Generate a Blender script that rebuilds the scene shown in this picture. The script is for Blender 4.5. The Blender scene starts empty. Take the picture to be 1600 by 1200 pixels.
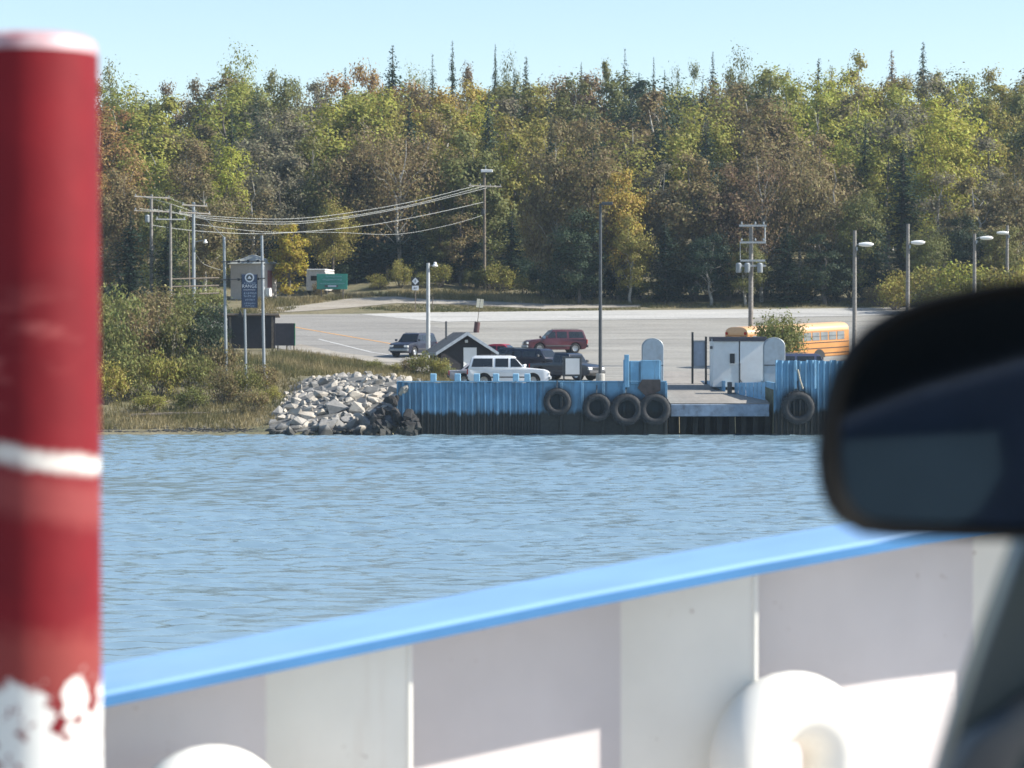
import bpy, bmesh, math, random
import numpy as np
from mathutils import Vector, Matrix
R = math.radians
random.seed(7); NP = np.random.RandomState(11)
sc = bpy.context.scene
col = sc.collection

# ------------------------------------------------------------------ camera, sky, sun, exposure
EYE = 6.0; F = 4200.0; PITCH = math.atan(78 / F)
cam_d = bpy.data.cameras.new('camera'); cam = bpy.data.objects.new('camera', cam_d); col.objects.link(cam)
cam.location = (0, 0, EYE); cam.rotation_euler = (R(90) - PITCH, 0, 0)
cam_d.sensor_width = 36; cam_d.lens = F / 1600 * 36; cam_d.clip_start = .05; cam_d.clip_end = 9000
cam_d.dof.use_dof = True; cam_d.dof.focus_distance = 32; cam_d.dof.aperture_fstop = 9.5
sc.camera = cam

SUN_EL, SUN_PHI = R(37), R(3)          # to the right of the view, a touch behind the camera
SUN = Vector((math.cos(SUN_PHI) * math.cos(SUN_EL), -math.sin(SUN_PHI) * math.cos(SUN_EL), math.sin(SUN_EL)))
w = bpy.data.worlds.new('World'); sc.world = w; w.use_nodes = True
nt = w.node_tree; bg = nt.nodes['Background']
sky = nt.nodes.new('ShaderNodeTexSky'); sky.sky_type = 'NISHITA'; sky.sun_disc = False
sky.sun_elevation = SUN_EL; sky.sun_rotation = R(90) + SUN_PHI
sky.air_density = 1.0; sky.dust_density = 0.35; sky.ozone_density = 1.6
nt.links.new(sky.outputs[0], bg.inputs[0]); bg.inputs[1].default_value = 0.10
sl = bpy.data.lights.new('sun', 'SUN'); sl.energy = 4.9; sl.angle = R(.53); sl.color = (1, .95, .87)
so = bpy.data.objects.new('sun', sl); col.objects.link(so); so.rotation_euler = SUN.to_track_quat('Z', 'Y').to_euler()
so.location = (60, 0, 80)
vs = sc.view_settings; vs.view_transform = 'Standard'; vs.look = 'None'; vs.exposure = 0.95; vs.gamma = 1
sc.cycles.use_denoising = True
sc.cycles.max_bounces = 8; sc.cycles.transparent_max_bounces = 8; sc.cycles.volume_bounces = 0
sc.cycles.sample_clamp_indirect = 8

# ------------------------------------------------------------------ helpers
_FW = (0, math.cos(PITCH), -math.sin(PITCH)); _UP = (0, math.sin(PITCH), math.cos(PITCH))
def ray(px, py):
    u = (px - 800) / F; v = (600 - py) / F
    return Vector((u, _FW[1] + v * _UP[1], _FW[2] + v * _UP[2]))
def P(px, py, Y):
    d = ray(px, py); t = Y / d.y
    return Vector((d.x * t, Y, EYE + d.z * t))

def tag(o, label=None, cat=None, group=None, kind=None):
    if label: o['label'] = label
    if cat: o['category'] = cat
    if group: o['group'] = group
    if kind: o['kind'] = kind
    return o
def empty(name, loc=(0, 0, 0), rz=0):
    o = bpy.data.objects.new(name, None); col.objects.link(o); o.location = loc; o.rotation_euler = (0, 0, rz)
    o.empty_display_size = .2
    return o
def link(name, me, mat=None, parent=None, loc=None, rz=None):
    o = bpy.data.objects.new(name, me); col.objects.link(o)
    if mat is not None and not me.materials: me.materials.append(mat)
    if parent is not None: o.parent = parent
    if loc is not None: o.location = loc
    if rz is not None: o.rotation_euler = (0, 0, rz)
    return o
def copy_tree(o, parent=None):
    c = o.copy(); col.objects.link(c); c.parent = parent
    for ch in o.children: copy_tree(ch, c)
    return c

class MB:
    def __init__(s): s.v = []; s.f = []; s.sm = False
    def add(s, vs, fs):
        b = len(s.v); s.v += [tuple(p) for p in vs]; s.f += [tuple(b + i for i in f) for f in fs]; return s
    def box(s, c, d, rz=0, rx=0, ry=0, taper=1.0):
        M = Matrix.Rotation(rz, 3, 'Z') @ Matrix.Rotation(ry, 3, 'Y') @ Matrix.Rotation(rx, 3, 'X')
        vs = []
        for z in (-.5, .5):
            t = taper if z > 0 else 1
            for x, y in ((-.5, -.5), (.5, -.5), (.5, .5), (-.5, .5)):
                vs.append(Vector(c) + M @ Vector((x * d[0] * t, y * d[1] * t, z * d[2])))
        return s.add(vs, [(3, 2, 1, 0), (4, 5, 6, 7), (0, 1, 5, 4), (1, 2, 6, 5), (2, 3, 7, 6), (3, 0, 4, 7)])
    def tube(s, pts, rad, n=8, cap=True):
        pts = [Vector(p) for p in pts]
        if not hasattr(rad, '__len__'): rad = [rad] * len(pts)
        rings = []; prev = None
        for i, p in enumerate(pts):
            t = (pts[min(i + 1, len(pts) - 1)] - pts[max(i - 1, 0)]).normalized()
            if prev is None:
                a = Vector((1, 0, 0)) if abs(t.x) < .9 else Vector((0, 1, 0))
                u = (a - t * a.dot(t)).normalized()
            else:
                u = (prev - t * prev.dot(t)).normalized()
            prev = u; vv = t.cross(u)
            rings.append([p + (u * math.cos(2 * math.pi * k / n) + vv * math.sin(2 * math.pi * k / n)) * rad[i] for k in range(n)])
        vs = [q for r in rings for q in r]; fs = []
        for i in range(len(rings) - 1):
            for k in range(n):
                a, b = i * n + k, i * n + (k + 1) % n
                fs.append((a, b, b + n, a + n))
        if cap:
            fs.append(tuple(range(n - 1, -1, -1))); m = (len(rings) - 1) * n; fs.append(tuple(range(m, m + n)))
        return s.add(vs, fs)
    def prism(s, poly, axis, a0, a1, off=(0, 0, 0)):
        """poly of 2-d points; axis 'x','y','z' is the extrusion direction"""
        def mk(p, a):
            if axis == 'y': q = (p[0], a, p[1])
            elif axis == 'x': q = (a, p[0], p[1])
            else: q = (p[0], p[1], a)
            return (q[0] + off[0], q[1] + off[1], q[2] + off[2])
        n = len(poly)
        vs = [mk(p, a0) for p in poly] + [mk(p, a1) for p in poly]
        fs = [tuple(range(n)), tuple(range(2 * n - 1, n - 1, -1))]
        for i in range(n): j = (i + 1) % n; fs.append((j, i, i + n, j + n))
        return s.add(vs, fs)
    def lathe(s, prof, n=24, axis='z', c=(0, 0, 0), closed=False):
        vs = []
        for k in range(n):
            a = 2 * math.pi * k / n
            for r, h in prof:
                x, y = r * math.cos(a), r * math.sin(a)
                q = (x, y, h) if axis == 'z' else (x, h, y) if axis == 'y' else (h, x, y)
                vs.append((q[0] + c[0], q[1] + c[1], q[2] + c[2]))
        m = len(prof); fs = []
        for k in range(n):
            k2 = (k + 1) % n
            for i in range(m if closed else m - 1):
                j = (i + 1) % m
                fs.append((k * m + i, k2 * m + i, k2 * m + j, k * m + j))
        return s.add(vs, fs)
    def mesh(s, name, bevel=0, smooth=False, seg=1):
        me = bpy.data.meshes.new(name); me.from_pydata(s.v, [], s.f)
        bm = bmesh.new(); bm.from_mesh(me)
        bmesh.ops.remove_doubles(bm, verts=bm.verts, dist=1e-5)
        bmesh.ops.recalc_face_normals(bm, faces=bm.faces)
        if bevel:
            es = [e for e in bm.edges if len(e.link_faces) == 2 and e.calc_face_angle(0) > .6]
            bmesh.ops.bevel(bm, geom=es, offset=bevel, segments=seg, affect='EDGES', profile=.6, clamp_overlap=True)
        bm.to_mesh(me); bm.free()
        if smooth: me.polygons.foreach_set('use_smooth', [True] * len(me.polygons)); me.set_sharp_from_angle(angle=R(38))
        return me
    def build(s, name, mat, parent=None, loc=None, rz=None, bevel=0, smooth=False, seg=1):
        return link(name, s.mesh(name, bevel, smooth, seg), mat, parent, loc, rz)

def np_mesh(name, V, Fq, attr=None, smooth=False):
    me = bpy.data.meshes.new(name); V = np.asarray(V, np.float32); Fq = np.asarray(Fq, np.int32); k = Fq.shape[1]
    me.vertices.add(len(V)); me.vertices.foreach_set('co', V.ravel())
    me.loops.add(Fq.size); me.loops.foreach_set('vertex_index', Fq.ravel())
    me.polygons.add(len(Fq)); me.polygons.foreach_set('loop_start', np.arange(0, Fq.size, k, dtype=np.int32))
    if smooth: me.polygons.foreach_set('use_smooth', np.ones(len(Fq), bool))
    me.update(calc_edges=True); me.validate()
    if attr is not None:
        a = me.attributes.new('lv', 'FLOAT', 'FACE'); a.data.foreach_set('value', np.asarray(attr, np.float32))
    return me

# ------------------------------------------------------------------ materials
def lerp3(a, k): return (min(1, a[0] * k), min(1, a[1] * k), min(1, a[2] * k), 1)
def new_mat(name):
    m = bpy.data.materials.new(name); m.use_nodes = True
    return m, m.node_tree.nodes, m.node_tree.links, m.node_tree.nodes['Principled BSDF']
def noise(N, L, scale, detail=4, coord='Object', vec=None, rough=.55):
    t = N.new('ShaderNodeTexNoise'); t.inputs['Scale'].default_value = scale; t.inputs['Detail'].default_value = detail
    t.inputs['Roughness'].default_value = rough
    if vec is None:
        tc = N.new('ShaderNodeTexCoord'); vec = tc.outputs[coord]
    L.new(vec, t.inputs['Vector']); return t
def ramp(N, L, fac, stops):
    r = N.new('ShaderNodeValToRGB'); e = r.color_ramp.elements
    while len(e) < len(stops): e.new(.5)
    for el, (p, c) in zip(e, stops): el.position = p; el.color = c if len(c) == 4 else (*c, 1)
    L.new(fac, r.inputs[0]); return r
def mixc(N, L, fac, a, b, mode='MIX'):
    m = N.new('ShaderNodeMix'); m.data_type = 'RGBA'; m.blend_type = mode
    for sock, v in ((m.inputs[0], fac), (m.inputs[6], a), (m.inputs[7], b)):
        if hasattr(v, 'links') or hasattr(v, 'is_linked'): L.new(v, sock)
        elif isinstance(v, (int, float)): sock.default_value = v
        else: sock.default_value = v if len(v) == 4 else (*v, 1)
    return m.outputs[2]
def mth(N, L, op, a, b=None, c=None, clamp=False):
    m = N.new('ShaderNodeMath'); m.operation = op; m.use_clamp = clamp
    for i, v in enumerate((a, b, c)):
        if v is None: continue
        if isinstance(v, (int, float)): m.inputs[i].default_value = v
        else: L.new(v, m.inputs[i])
    return m.outputs[0]
def mat(name, c, rough=.7, var=.18, scale=4, bump=0, bscale=40, metal=0, coat=0, dirt=None, dscale=1.5, damt=.4, spec=None):
    m, N, L, b = new_mat(name)
    n = noise(N, L, scale)
    r = ramp(N, L, n.outputs[0], [(.3, lerp3(c, 1 - var)), (.7, lerp3(c, 1 + var))])
    out = r.outputs[0]
    if dirt:
        n2 = noise(N, L, dscale, 6, rough=.65)
        rr = ramp(N, L, n2.outputs[0], [(.52, (0, 0, 0)), (.7, (1, 1, 1))])
        f = mth(N, L, 'MULTIPLY', rr.outputs[0], damt)
        out = mixc(N, L, f, out, dirt)
    L.new(out, b.inputs['Base Color'])
    b.inputs['Roughness'].default_value = rough; b.inputs['Metallic'].default_value = metal
    if spec is not None: b.inputs['Specular IOR Level'].default_value = spec
    if coat: b.inputs['Coat Weight'].default_value = coat; b.inputs['Coat Roughness'].default_value = .08
    if bump:
        nb = noise(N, L, bscale, 5); bp = N.new('ShaderNodeBump'); bp.inputs['Strength'].default_value = bump
        bp.inputs['Distance'].default_value = .03
        L.new(nb.outputs[0], bp.inputs['Height']); L.new(bp.outputs[0], b.inputs['Normal'])
    return m
M = {}
M['wood_pole'] = mat('wood_pole', (.20, .185, .165), .85, .3, 6)
M['wood_dark'] = mat('wood_dark', (.16, .13, .10), .85, .3, 6)
M['steel_grey'] = mat('steel_grey', (.26, .285, .30), .5, .12, 5, metal=.3)
M['pale_pole'] = mat('pale_pole', (.40, .41, .405), .6, .12, 3)
M['dark_metal'] = mat('dark_metal', (.05, .055, .06), .5, .2, 5)
M['black'] = mat('black', (.012, .013, .014), .5, .2, 10)
M['concrete'] = mat('concrete', (.38, .37, .34), .9, .2, 3, dirt=(.2, .18, .15), bump=.3)
M['white'] = mat('white', (.78, .78, .76), .6, .05, 3, dirt=(.5, .47, .42), damt=.3)
M['offwhite'] = mat('offwhite', (.66, .67, .66), .7, .06, 3, dirt=(.42, .38, .33), damt=.35)
M['glass'] = mat('car_glass', (.015, .018, .02), .04, .1, 3, spec=.6)
M['rubber'] = mat('rubber', (.018, .018, .019), .8, .3, 10, bump=.3, bscale=60)
M['tyre_worn'] = mat('tyre_worn', (.022, .022, .023), .75, .35, 6, dirt=(.08, .076, .072), dscale=3, damt=.4)
M['rim'] = mat('rim', (.45, .46, .47), .35, .1, 8, metal=.8)
M['chrome'] = mat('chrome', (.6, .6, .6), .15, .05, 8, metal=1)
M['lamp_lens'] = mat('lamp_lens', (.75, .75, .72), .1, .05, 8)
M['tail_lens'] = mat('tail_lens', (.35, .01, .012), .15, .1, 8)
M['bumper'] = mat('bumper', (.06, .06, .062), .6, .1, 8)
M['dock_blue'] = None

# blue painted steel of the dock with rust and a dark weed band at the waterline
def dock_paint(name, c=(.15, .315, .455), stain=1.35, wob=.35, tyres=()):
    m, N, L, b = new_mat(name)
    g = N.new('ShaderNodeNewGeometry'); sep = N.new('ShaderNodeSeparateXYZ'); L.new(g.outputs['Position'], sep.inputs[0])
    n1 = noise(N, L, .7, 5, vec=g.outputs['Position']); n2 = noise(N, L, 5, 5, vec=g.outputs['Position'])
    mp = N.new('ShaderNodeMapping'); mp.inputs['Scale'].default_value = (2.2, 2.2, .22); L.new(g.outputs['Position'], mp.inputs[0])
    n3 = noise(N, L, 1.6, 6, vec=mp.outputs[0], rough=.7)
    base = ramp(N, L, n1.outputs[0], [(.3, lerp3(c, .74)), (.7, lerp3(c, 1.2))]).outputs[0]
    rust = ramp(N, L, n3.outputs[0], [(.52, (0, 0, 0)), (.70, (1, 1, 1))]).outputs[0]
    base = mixc(N, L, mth(N, L, 'MULTIPLY', rust, .7), base, (.06, .06, .065))
    # weed band edge
    zz = mth(N, L, 'SUBTRACT', sep.outputs['Z'], mth(N, L, 'MULTIPLY', mth(N, L, 'SUBTRACT', n3.outputs[0], .5), wob * 3.2))
    edge = N.new('ShaderNodeMapRange'); edge.inputs[1].default_value = stain - .16; edge.inputs[2].default_value = stain + .12
    edge.inputs[3].default_value = 1; edge.inputs[4].default_value = 0; L.new(zz, edge.inputs[0])
    weed_shade = ramp(N, L, n2.outputs[0], [(.3, (.012, .014, .013)), (.75, (.035, .034, .028))]).outputs[0]
    for tx, tz, tr in tyres:      # rubber scuffed onto the paint round each tyre
        dx = mth(N, L, 'SUBTRACT', sep.outputs['X'], tx); dz = mth(N, L, 'SUBTRACT', sep.outputs['Z'], tz)
        r_ = mth(N, L, 'SQRT', mth(N, L, 'ADD', mth(N, L, 'MULTIPLY', dx, dx), mth(N, L, 'MULTIPLY', dz, dz)))
        r_ = mth(N, L, 'ADD', r_, mth(N, L, 'MULTIPLY', mth(N, L, 'SUBTRACT', n3.outputs[0], .5), .7))
        e2 = N.new('ShaderNodeMapRange'); e2.inputs[1].default_value = tr - .25; e2.inputs[2].default_value = tr + .2; e2.inputs[3].default_value = .92; e2.inputs[4].default_value = 0; L.new(r_, e2.inputs[0])
        base = mixc(N, L, e2.outputs[0], base, (.016, .017, .018))
    L.new(mixc(N, L, edge.outputs[0], base, weed_shade), b.inputs['Base Color'])
    b.inputs['Roughness'].default_value = .6
    return m
M['dock_blue'] = dock_paint('dock_blue')
_tx = lambda px: (px - 800) / F * 160
M['fender_blue'] = dock_paint('fender_blue', stain=1.42, tyres=[(_tx(871), 1.95, .95), (_tx(933), 1.6, .95), (_tx(979), 1.5, 1.05), (_tx(1023), 1.5, 1.05)])
M['pier_blue'] = dock_paint('pier_blue', stain=1.5, tyres=[(_tx(1247), 1.62, 1.2)])
M['weed_shade'] = mat('under_ramp_shade', (.018, .018, .016), .9, .4, 2)  # near-black colour on ramp piles and bulkhead holds the recess shade
M['post_blue'] = mat('post_blue', (.24, .44, .58), .6, .1, 4, dirt=(.1, .07, .05), damt=.4)

def leaf_mat():
    m, N, L, b = new_mat('foliage')
    oi = N.new('ShaderNodeObjectInfo'); at = N.new('ShaderNodeAttribute'); at.attribute_name = 'lv'
    hs = N.new('ShaderNodeHueSaturation')
    L.new(oi.outputs['Color'], hs.inputs['Color'])
    L.new(mth(N, L, 'ADD', mth(N, L, 'MULTIPLY', at.outputs['Fac'], .09), .455), hs.inputs['Hue'])
    mr = N.new('ShaderNodeMapRange'); mr.inputs[3].default_value = .55; mr.inputs[4].default_value = 1.55; L.new(at.outputs['Fac'], mr.inputs[0])
    L.new(mr.outputs[0], hs.inputs['Value'])
    L.new(hs.outputs[0], b.inputs['Base Color']); b.inputs['Roughness'].default_value = .65; b.inputs['Specular IOR Level'].default_value = .25
    tr = N.new('ShaderNodeBsdfTranslucent'); L.new(hs.outputs[0], tr.inputs[0])
    mx = N.new('ShaderNodeMixShader'); mx.inputs[0].default_value = .38
    L.new(b.outputs[0], mx.inputs[1]); L.new(tr.outputs[0], mx.inputs[2])
    L.new(mx.outputs[0], N['Material Output'].inputs[0])
    return m
M['leaf'] = leaf_mat()
M['bark'] = mat('bark', (.11, .095, .08), .9, .35, 4)
M['bark_pale'] = mat('bark_pale', (.34, .32, .28), .85, .35, 2, dirt=(.06, .05, .045), dscale=4, damt=.7)

# ------------------------------------------------------------------ terrain
CX = [(160, 2.68), (175, 2.9), (190, 3.35), (215, 4.5), (240, 6.4), (262, 8.3), (275, 9.8), (285, 11), (310, 14.5), (350, 20), (390, 24), (460, 27), (700, 29), (4000, 34)]
LX = [(100, -4), (150, -1.6), (157, -.45), (160, -.02), (163, .33), (167, .75), (172, 1.4), (180, 2.6), (190, 3.35)] + CX[3:]
RX = [(100, -4), (150, -2), (157, -1.2), (159.6, -.1), (162, 1.1), (165, 2.2), (168, 2.9), (172, 3.0), (190, 3.35)] + CX[3:]
def ip(t, y):
    return float(np.interp(y, [a for a, _ in t], [b for _, b in t]))
WX0, GX0, GX1 = -6.75, 9.2, 15.6            # left end of the sheet wall, ramp gap
def sm(a, b, x): t = min(1, max(0, (x - a) / (b - a))); return t * t * (3 - 2 * t)
def hgt(x, y):
    if x > WX0:
        if y < 160.2: return -2.5
        if GX0 < x < GX1 and y < 180: return -1.5
        z = ip(CX, y)
    else:
        k = sm(-16, -9.5, x)
        z = ip(LX, y) * (1 - k) + ip(RX, y) * k
    wob = sm(268, 285, y)
    if x < -10 and y > 162: wob = max(wob, .35 * sm(-10, -16, x) * (1 - sm(190, 205, y)))
    if wob: z += wob * (.35 * math.sin(x * .31 + 1.3 * math.sin(y * .17)) + .25 * math.sin(y * .43 + x * .11))
    return z
def G(px, py, y0=158.0, y1=420):
    d = ray(px, py); Y = y0; prev = y0
    while Y < y1:
        t = Y / d.y; z = EYE + d.z * t
        if z <= hgt(d.x * t, Y):
            a, b = prev, Y
            for _ in range(24):
                m = (a + b) / 2; t = m / d.y
                if EYE + d.z * t <= hgt(d.x * t, m): b = m
                else: a = m
            t = b / d.y; return Vector((d.x * t, b, hgt(d.x * t, b)))
        prev = Y; Y += .4
    t = y1 / d.y
    return Vector((d.x * t, y1, hgt(d.x * t, y1)))
def ground_at(px, Y):
    x = (px - 800) / F * Y / (_FW[1]); return Vector((x, Y, hgt(x, Y)))

xs = sorted(set([-3000, -1200, -500, -250, -160, -120, -90] + list(range(-70, 92, 2)) + [WX0, WX0 + .05, GX0, GX0 + .05, GX1, GX1 - .05, 110, 140, 200, 320, 600, 1500, 3000]))
ys = sorted(set([100, 130, 145, 150, 153, 156, 157, 158, 159, 159.6, 160.15, 160.25, 161] + list(range(162, 192, 1)) + list(range(192, 400, 2)) + [420, 450, 500, 600, 800, 1200, 2000, 4000]) | set(a for a, _ in CX))
V = [(x, y, hgt(x, y)) for y in ys for x in xs]
nx = len(xs)
Fq = [(j * nx + i, j * nx + i + 1, (j + 1) * nx + i + 1, (j + 1) * nx + i) for j in range(len(ys) - 1) for i in range(nx - 1)]
def ground_mat():
    m, N, L, b = new_mat('ground_soil')
    g = N.new('ShaderNodeNewGeometry')
    n1 = noise(N, L, .25, 6, vec=g.outputs['Position'], rough=.65); n2 = noise(N, L, 2.2, 6, vec=g.outputs['Position'], rough=.7)
    a = ramp(N, L, n1.outputs[0], [(.3, (.10, .105, .045)), (.5, (.17, .145, .075)), (.7, (.22, .19, .12))]).outputs[0]
    bb = ramp(N, L, n2.outputs[0], [(.3, (.45, .45, .45)), (.7, (1.25, 1.25, 1.25))]).outputs[0]
    L.new(mixc(N, L, 1.0, a, bb, 'MULTIPLY'), b.inputs['Base Color']); b.inputs['Roughness'].default_value = .95
    bp = N.new('ShaderNodeBump'); bp.inputs['Strength'].default_value = .6; bp.inputs['Distance'].default_value = .15
    L.new(n2.outputs[0], bp.inputs['Height']); L.new(bp.outputs[0], b.inputs['Normal'])
    return m
gm = np_mesh('ground', V, Fq, smooth=False)
tag(link('ground', gm, ground_mat()), 'dry grass and soil rising from the shore to the wood', kind='structure')

def drape(name, poly, lift, m, world=False, kind='structure', parent=None):
    pts = [Vector(p) for p in poly] if world else [G(*p) for p in poly]
    bm = bmesh.new(); vs = [bm.verts.new((p.x, p.y, 0)) for p in pts]; bm.faces.new(vs)
    x0, x1 = min(p.x for p in pts), max(p.x for p in pts); y0, y1 = min(p.y for p in pts), max(p.y for p in pts)
    for x in xs:
        if x0 < x < x1: bmesh.ops.bisect_plane(bm, geom=bm.verts[:] + bm.edges[:] + bm.faces[:], plane_co=(x, 0, 0), plane_no=(1, 0, 0))
    for y in ys:
        if y0 < y < y1: bmesh.ops.bisect_plane(bm, geom=bm.verts[:] + bm.edges[:] + bm.faces[:], plane_co=(0, y, 0), plane_no=(0, 1, 0))
    for v in bm.verts: v.co.z = hgt(v.co.x, v.co.y) + lift
    bmesh.ops.recalc_face_normals(bm, faces=bm.faces)
    if sum(f.normal.z for f in bm.faces) < 0: bmesh.ops.reverse_faces(bm, faces=bm.faces[:])
    me = bpy.data.meshes.new(name); bm.to_mesh(me); bm.free()
    o = link(name, me, m, parent)
    if kind: o['kind'] = kind
    return o
def paving(name, c, c2, worn=.3, stretch=(.35, 1.2, 1)):
    m, N, L, b = new_mat(name)
    g = N.new('ShaderNodeNewGeometry'); mp = N.new('ShaderNodeMapping'); mp.inputs['Scale'].default_value = stretch
    L.new(g.outputs['Position'], mp.inputs[0])
    n1 = noise(N, L, .22, 6, vec=mp.outputs[0], rough=.6); n2 = noise(N, L, 4, 6, vec=g.outputs['Position'], rough=.7)
    a = ramp(N, L, n1.outputs[0], [(.32, c), (.68, c2)]).outputs[0]
    k = ramp(N, L, n2.outputs[0], [(.3, (.75,) * 3), (.7, (1.18,) * 3)]).outputs[0]
    a = mixc(N, L, 1.0, a, k, 'MULTIPLY')
    mp3 = N.new('ShaderNodeMapping'); mp3.inputs['Scale'].default_value = (.05, .45, 1); mp3.inputs['Rotation'].default_value = (0, 0, R(6)); L.new(g.outputs['Position'], mp3.inputs[0])
    n4 = noise(N, L, 1.3, 5, vec=mp3.outputs[0], rough=.6); n5 = noise(N, L, .55, 4, vec=g.outputs['Position'])
    trk = ramp(N, L, n4.outputs[0], [(.54, (1, 1, 1)), (.66, (.74, .74, .74))]).outputs[0]     # tyre tracks and old patches
    oil = ramp(N, L, n5.outputs[0], [(.66, (1, 1, 1)), (.74, (.62, .61, .6))]).outputs[0]
    a = mixc(N, L, 1.0, mixc(N, L, 1.0, a, trk, 'MULTIPLY'), oil, 'MULTIPLY')
    L.new(a, b.inputs['Base Color']); b.inputs['Roughness'].default_value = .9
    bp = N.new('ShaderNodeBump'); bp.inputs['Strength'].default_value = .4; bp.inputs['Distance'].default_value = .03
    L.new(n2.outputs[0], bp.inputs['Height']); L.new(bp.outputs[0], b.inputs['Normal'])
    return m
M['gravel'] = paving('car_park_gravel', (.215, .205, .18), (.29, .278, .245))
M['asphalt'] = paving('old_asphalt', (.20, .19, .172), (.255, .245, .222))
M['pale_road'] = paving('pale_concrete', (.34, .335, .315), (.42, .412, .385))
M['lane_gravel'] = paving('lane_gravel', (.24, .21, .165), (.36, .33, .28))
M['line_orange'] = mat('line_orange', (.62, .30, .07), .8, .2, 3, dirt=(.3, .28, .25), damt=.5)
M['line_white'] = mat('line_white', (.62, .62, .6), .8, .1, 3, dirt=(.3, .28, .25), damt=.5)
W2 = lambda px, Y: Vector(((px - 800) / F * Y, Y, 0))
lot = [(430, 492), (640, 490), (1000, 486), (1420, 481), (1500, 520)]
lot = [G(*p) for p in lot] + [Vector((36, 185, 0)), Vector((36, 160.8, 0)), Vector((GX1 + .05, 160.8, 0)), Vector((GX1 + .05, 180.3, 0)), Vector((GX0 - .05, 180.3, 0)), Vector((GX0 - .05, 160.8, 0)), Vector((2.2, 160.8, 0)), Vector((-1.5, 163, 0))]
lot += [G(*p) for p in ((690, 588), (640, 580), (560, 563), (462, 549), (400, 540), (330, 520), (330, 498))]
drape('car_park', lot, .03, M['gravel'], world=True)
drape('road', [(330, 500), (430, 494.5), (560, 492), (655, 499), (690, 515), (735, 545), (752, 560), (690, 582), (600, 566), (470, 545), (330, 517)], .05, M['asphalt'])
drape('concrete_road', [(560, 491.5), (640, 489.5), (1000, 485.5), (1420, 481.5), (1460, 492), (1200, 497), (1000, 500), (800, 502), (690, 504)], .058, M['pale_road'])
def stripe(name, p0, p1, wd, lift, m):
    a, b = G(*p0), G(*p1); d = (b - a); d.z = 0; d.normalize(); n = Vector((-d.y, d.x, 0)) * wd / 2
    return drape(name, [a + n, b + n, b - n, a - n], lift, m, world=True)
stripe('centre_line', (440, 508), (628, 541), .22, .066, M['line_orange'])
stripe('edge_line', (498, 531), (660, 564), .16, .066, M['line_white'])
drape('gravel_shoulder', [(455, 541), (470, 539), (600, 561), (690, 576), (690, 586), (640, 579), (560, 563), (455, 549)], .07, M['lane_gravel'])
drape('gravel_lane', [(400, 484), (470, 478), (540, 468), (620, 464), (720, 470), (860, 476), (1000, 477), (1000, 480), (850, 483), (720, 476), (620, 474), (560, 480), (470, 487), (400, 490)], .04, M['lane_gravel'])

# ------------------------------------------------------------------ water
def water():
    fy = np.concatenate([np.array([-3000, -600, -150, -40, -10, 10, 25, 35, 42]), np.arange(46, 161.2, .16)])
    fx = np.concatenate([np.array([-3000, -900, -300, -120, -70, -50]), np.arange(-36, 36.01, .2), np.array([50, 70, 120, 300, 900, 3000])])
    X, Y = np.meshgrid(fx, fy)
    Z = np.zeros_like(X); rs = np.random.RandomState(3)
    for i in range(90):
        lam = 2.0 * (6.0 / 2.0) ** rs.rand() if i < 12 else .55 * (1.6 / .55) ** rs.rand()
        th = R(262) + rs.randn() * .55
        k = 2 * math.pi / lam; a = (.0022 if i < 12 else .0040) * lam * (.6 + .8 * rs.rand())
        ph = k * (X * math.cos(th) + Y * math.sin(th)) + rs.rand() * 6.28
        Z += a * np.sin(ph + .35 * np.sin(ph))
    gust = .75 + .35 * np.sin(X * .09 + Y * .05 + 1) * np.sin(Y * .13 - X * .04)
    fade = np.clip((36.5 - np.abs(X)) / 3, 0, 1) * np.clip((Y - 42) / 4, 0, 1)
    Z *= fade * gust
    n = len(fx); m = len(fy)
    idx = np.arange(n * m).reshape(m, n)
    Fq = np.stack([idx[:-1, :-1], idx[:-1, 1:], idx[1:, 1:], idx[1:, :-1]], -1).reshape(-1, 4)
    me = np_mesh('water', np.stack([X, Y, Z], -1).reshape(-1, 3), Fq, smooth=True)
    mm, N, L, b = new_mat('lake_water')
    b.inputs['Base Color'].default_value = (.17, .255, .31, 1); b.inputs['Roughness'].default_value = .1; b.inputs['IOR'].default_value = 1.33
    g = N.new('ShaderNodeNewGeometry'); mp = N.new('ShaderNodeMapping'); mp.inputs['Scale'].default_value = (.75, 1.25, 1)
    L.new(g.outputs['Position'], mp.inputs[0])
    n1 = noise(N, L, 2.6, 4, vec=mp.outputs[0], rough=.6)
    bp = N.new('ShaderNodeBump'); bp.inputs['Strength'].default_value = .35; bp.inputs['Distance'].default_value = .06
    L.new(n1.outputs[0], bp.inputs['Height']); L.new(bp.outputs[0], b.inputs['Normal'])
    o = link('water', me, mm); tag(o, 'rippled pale blue lake water in front of the dock', kind='structure')
water()

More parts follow.
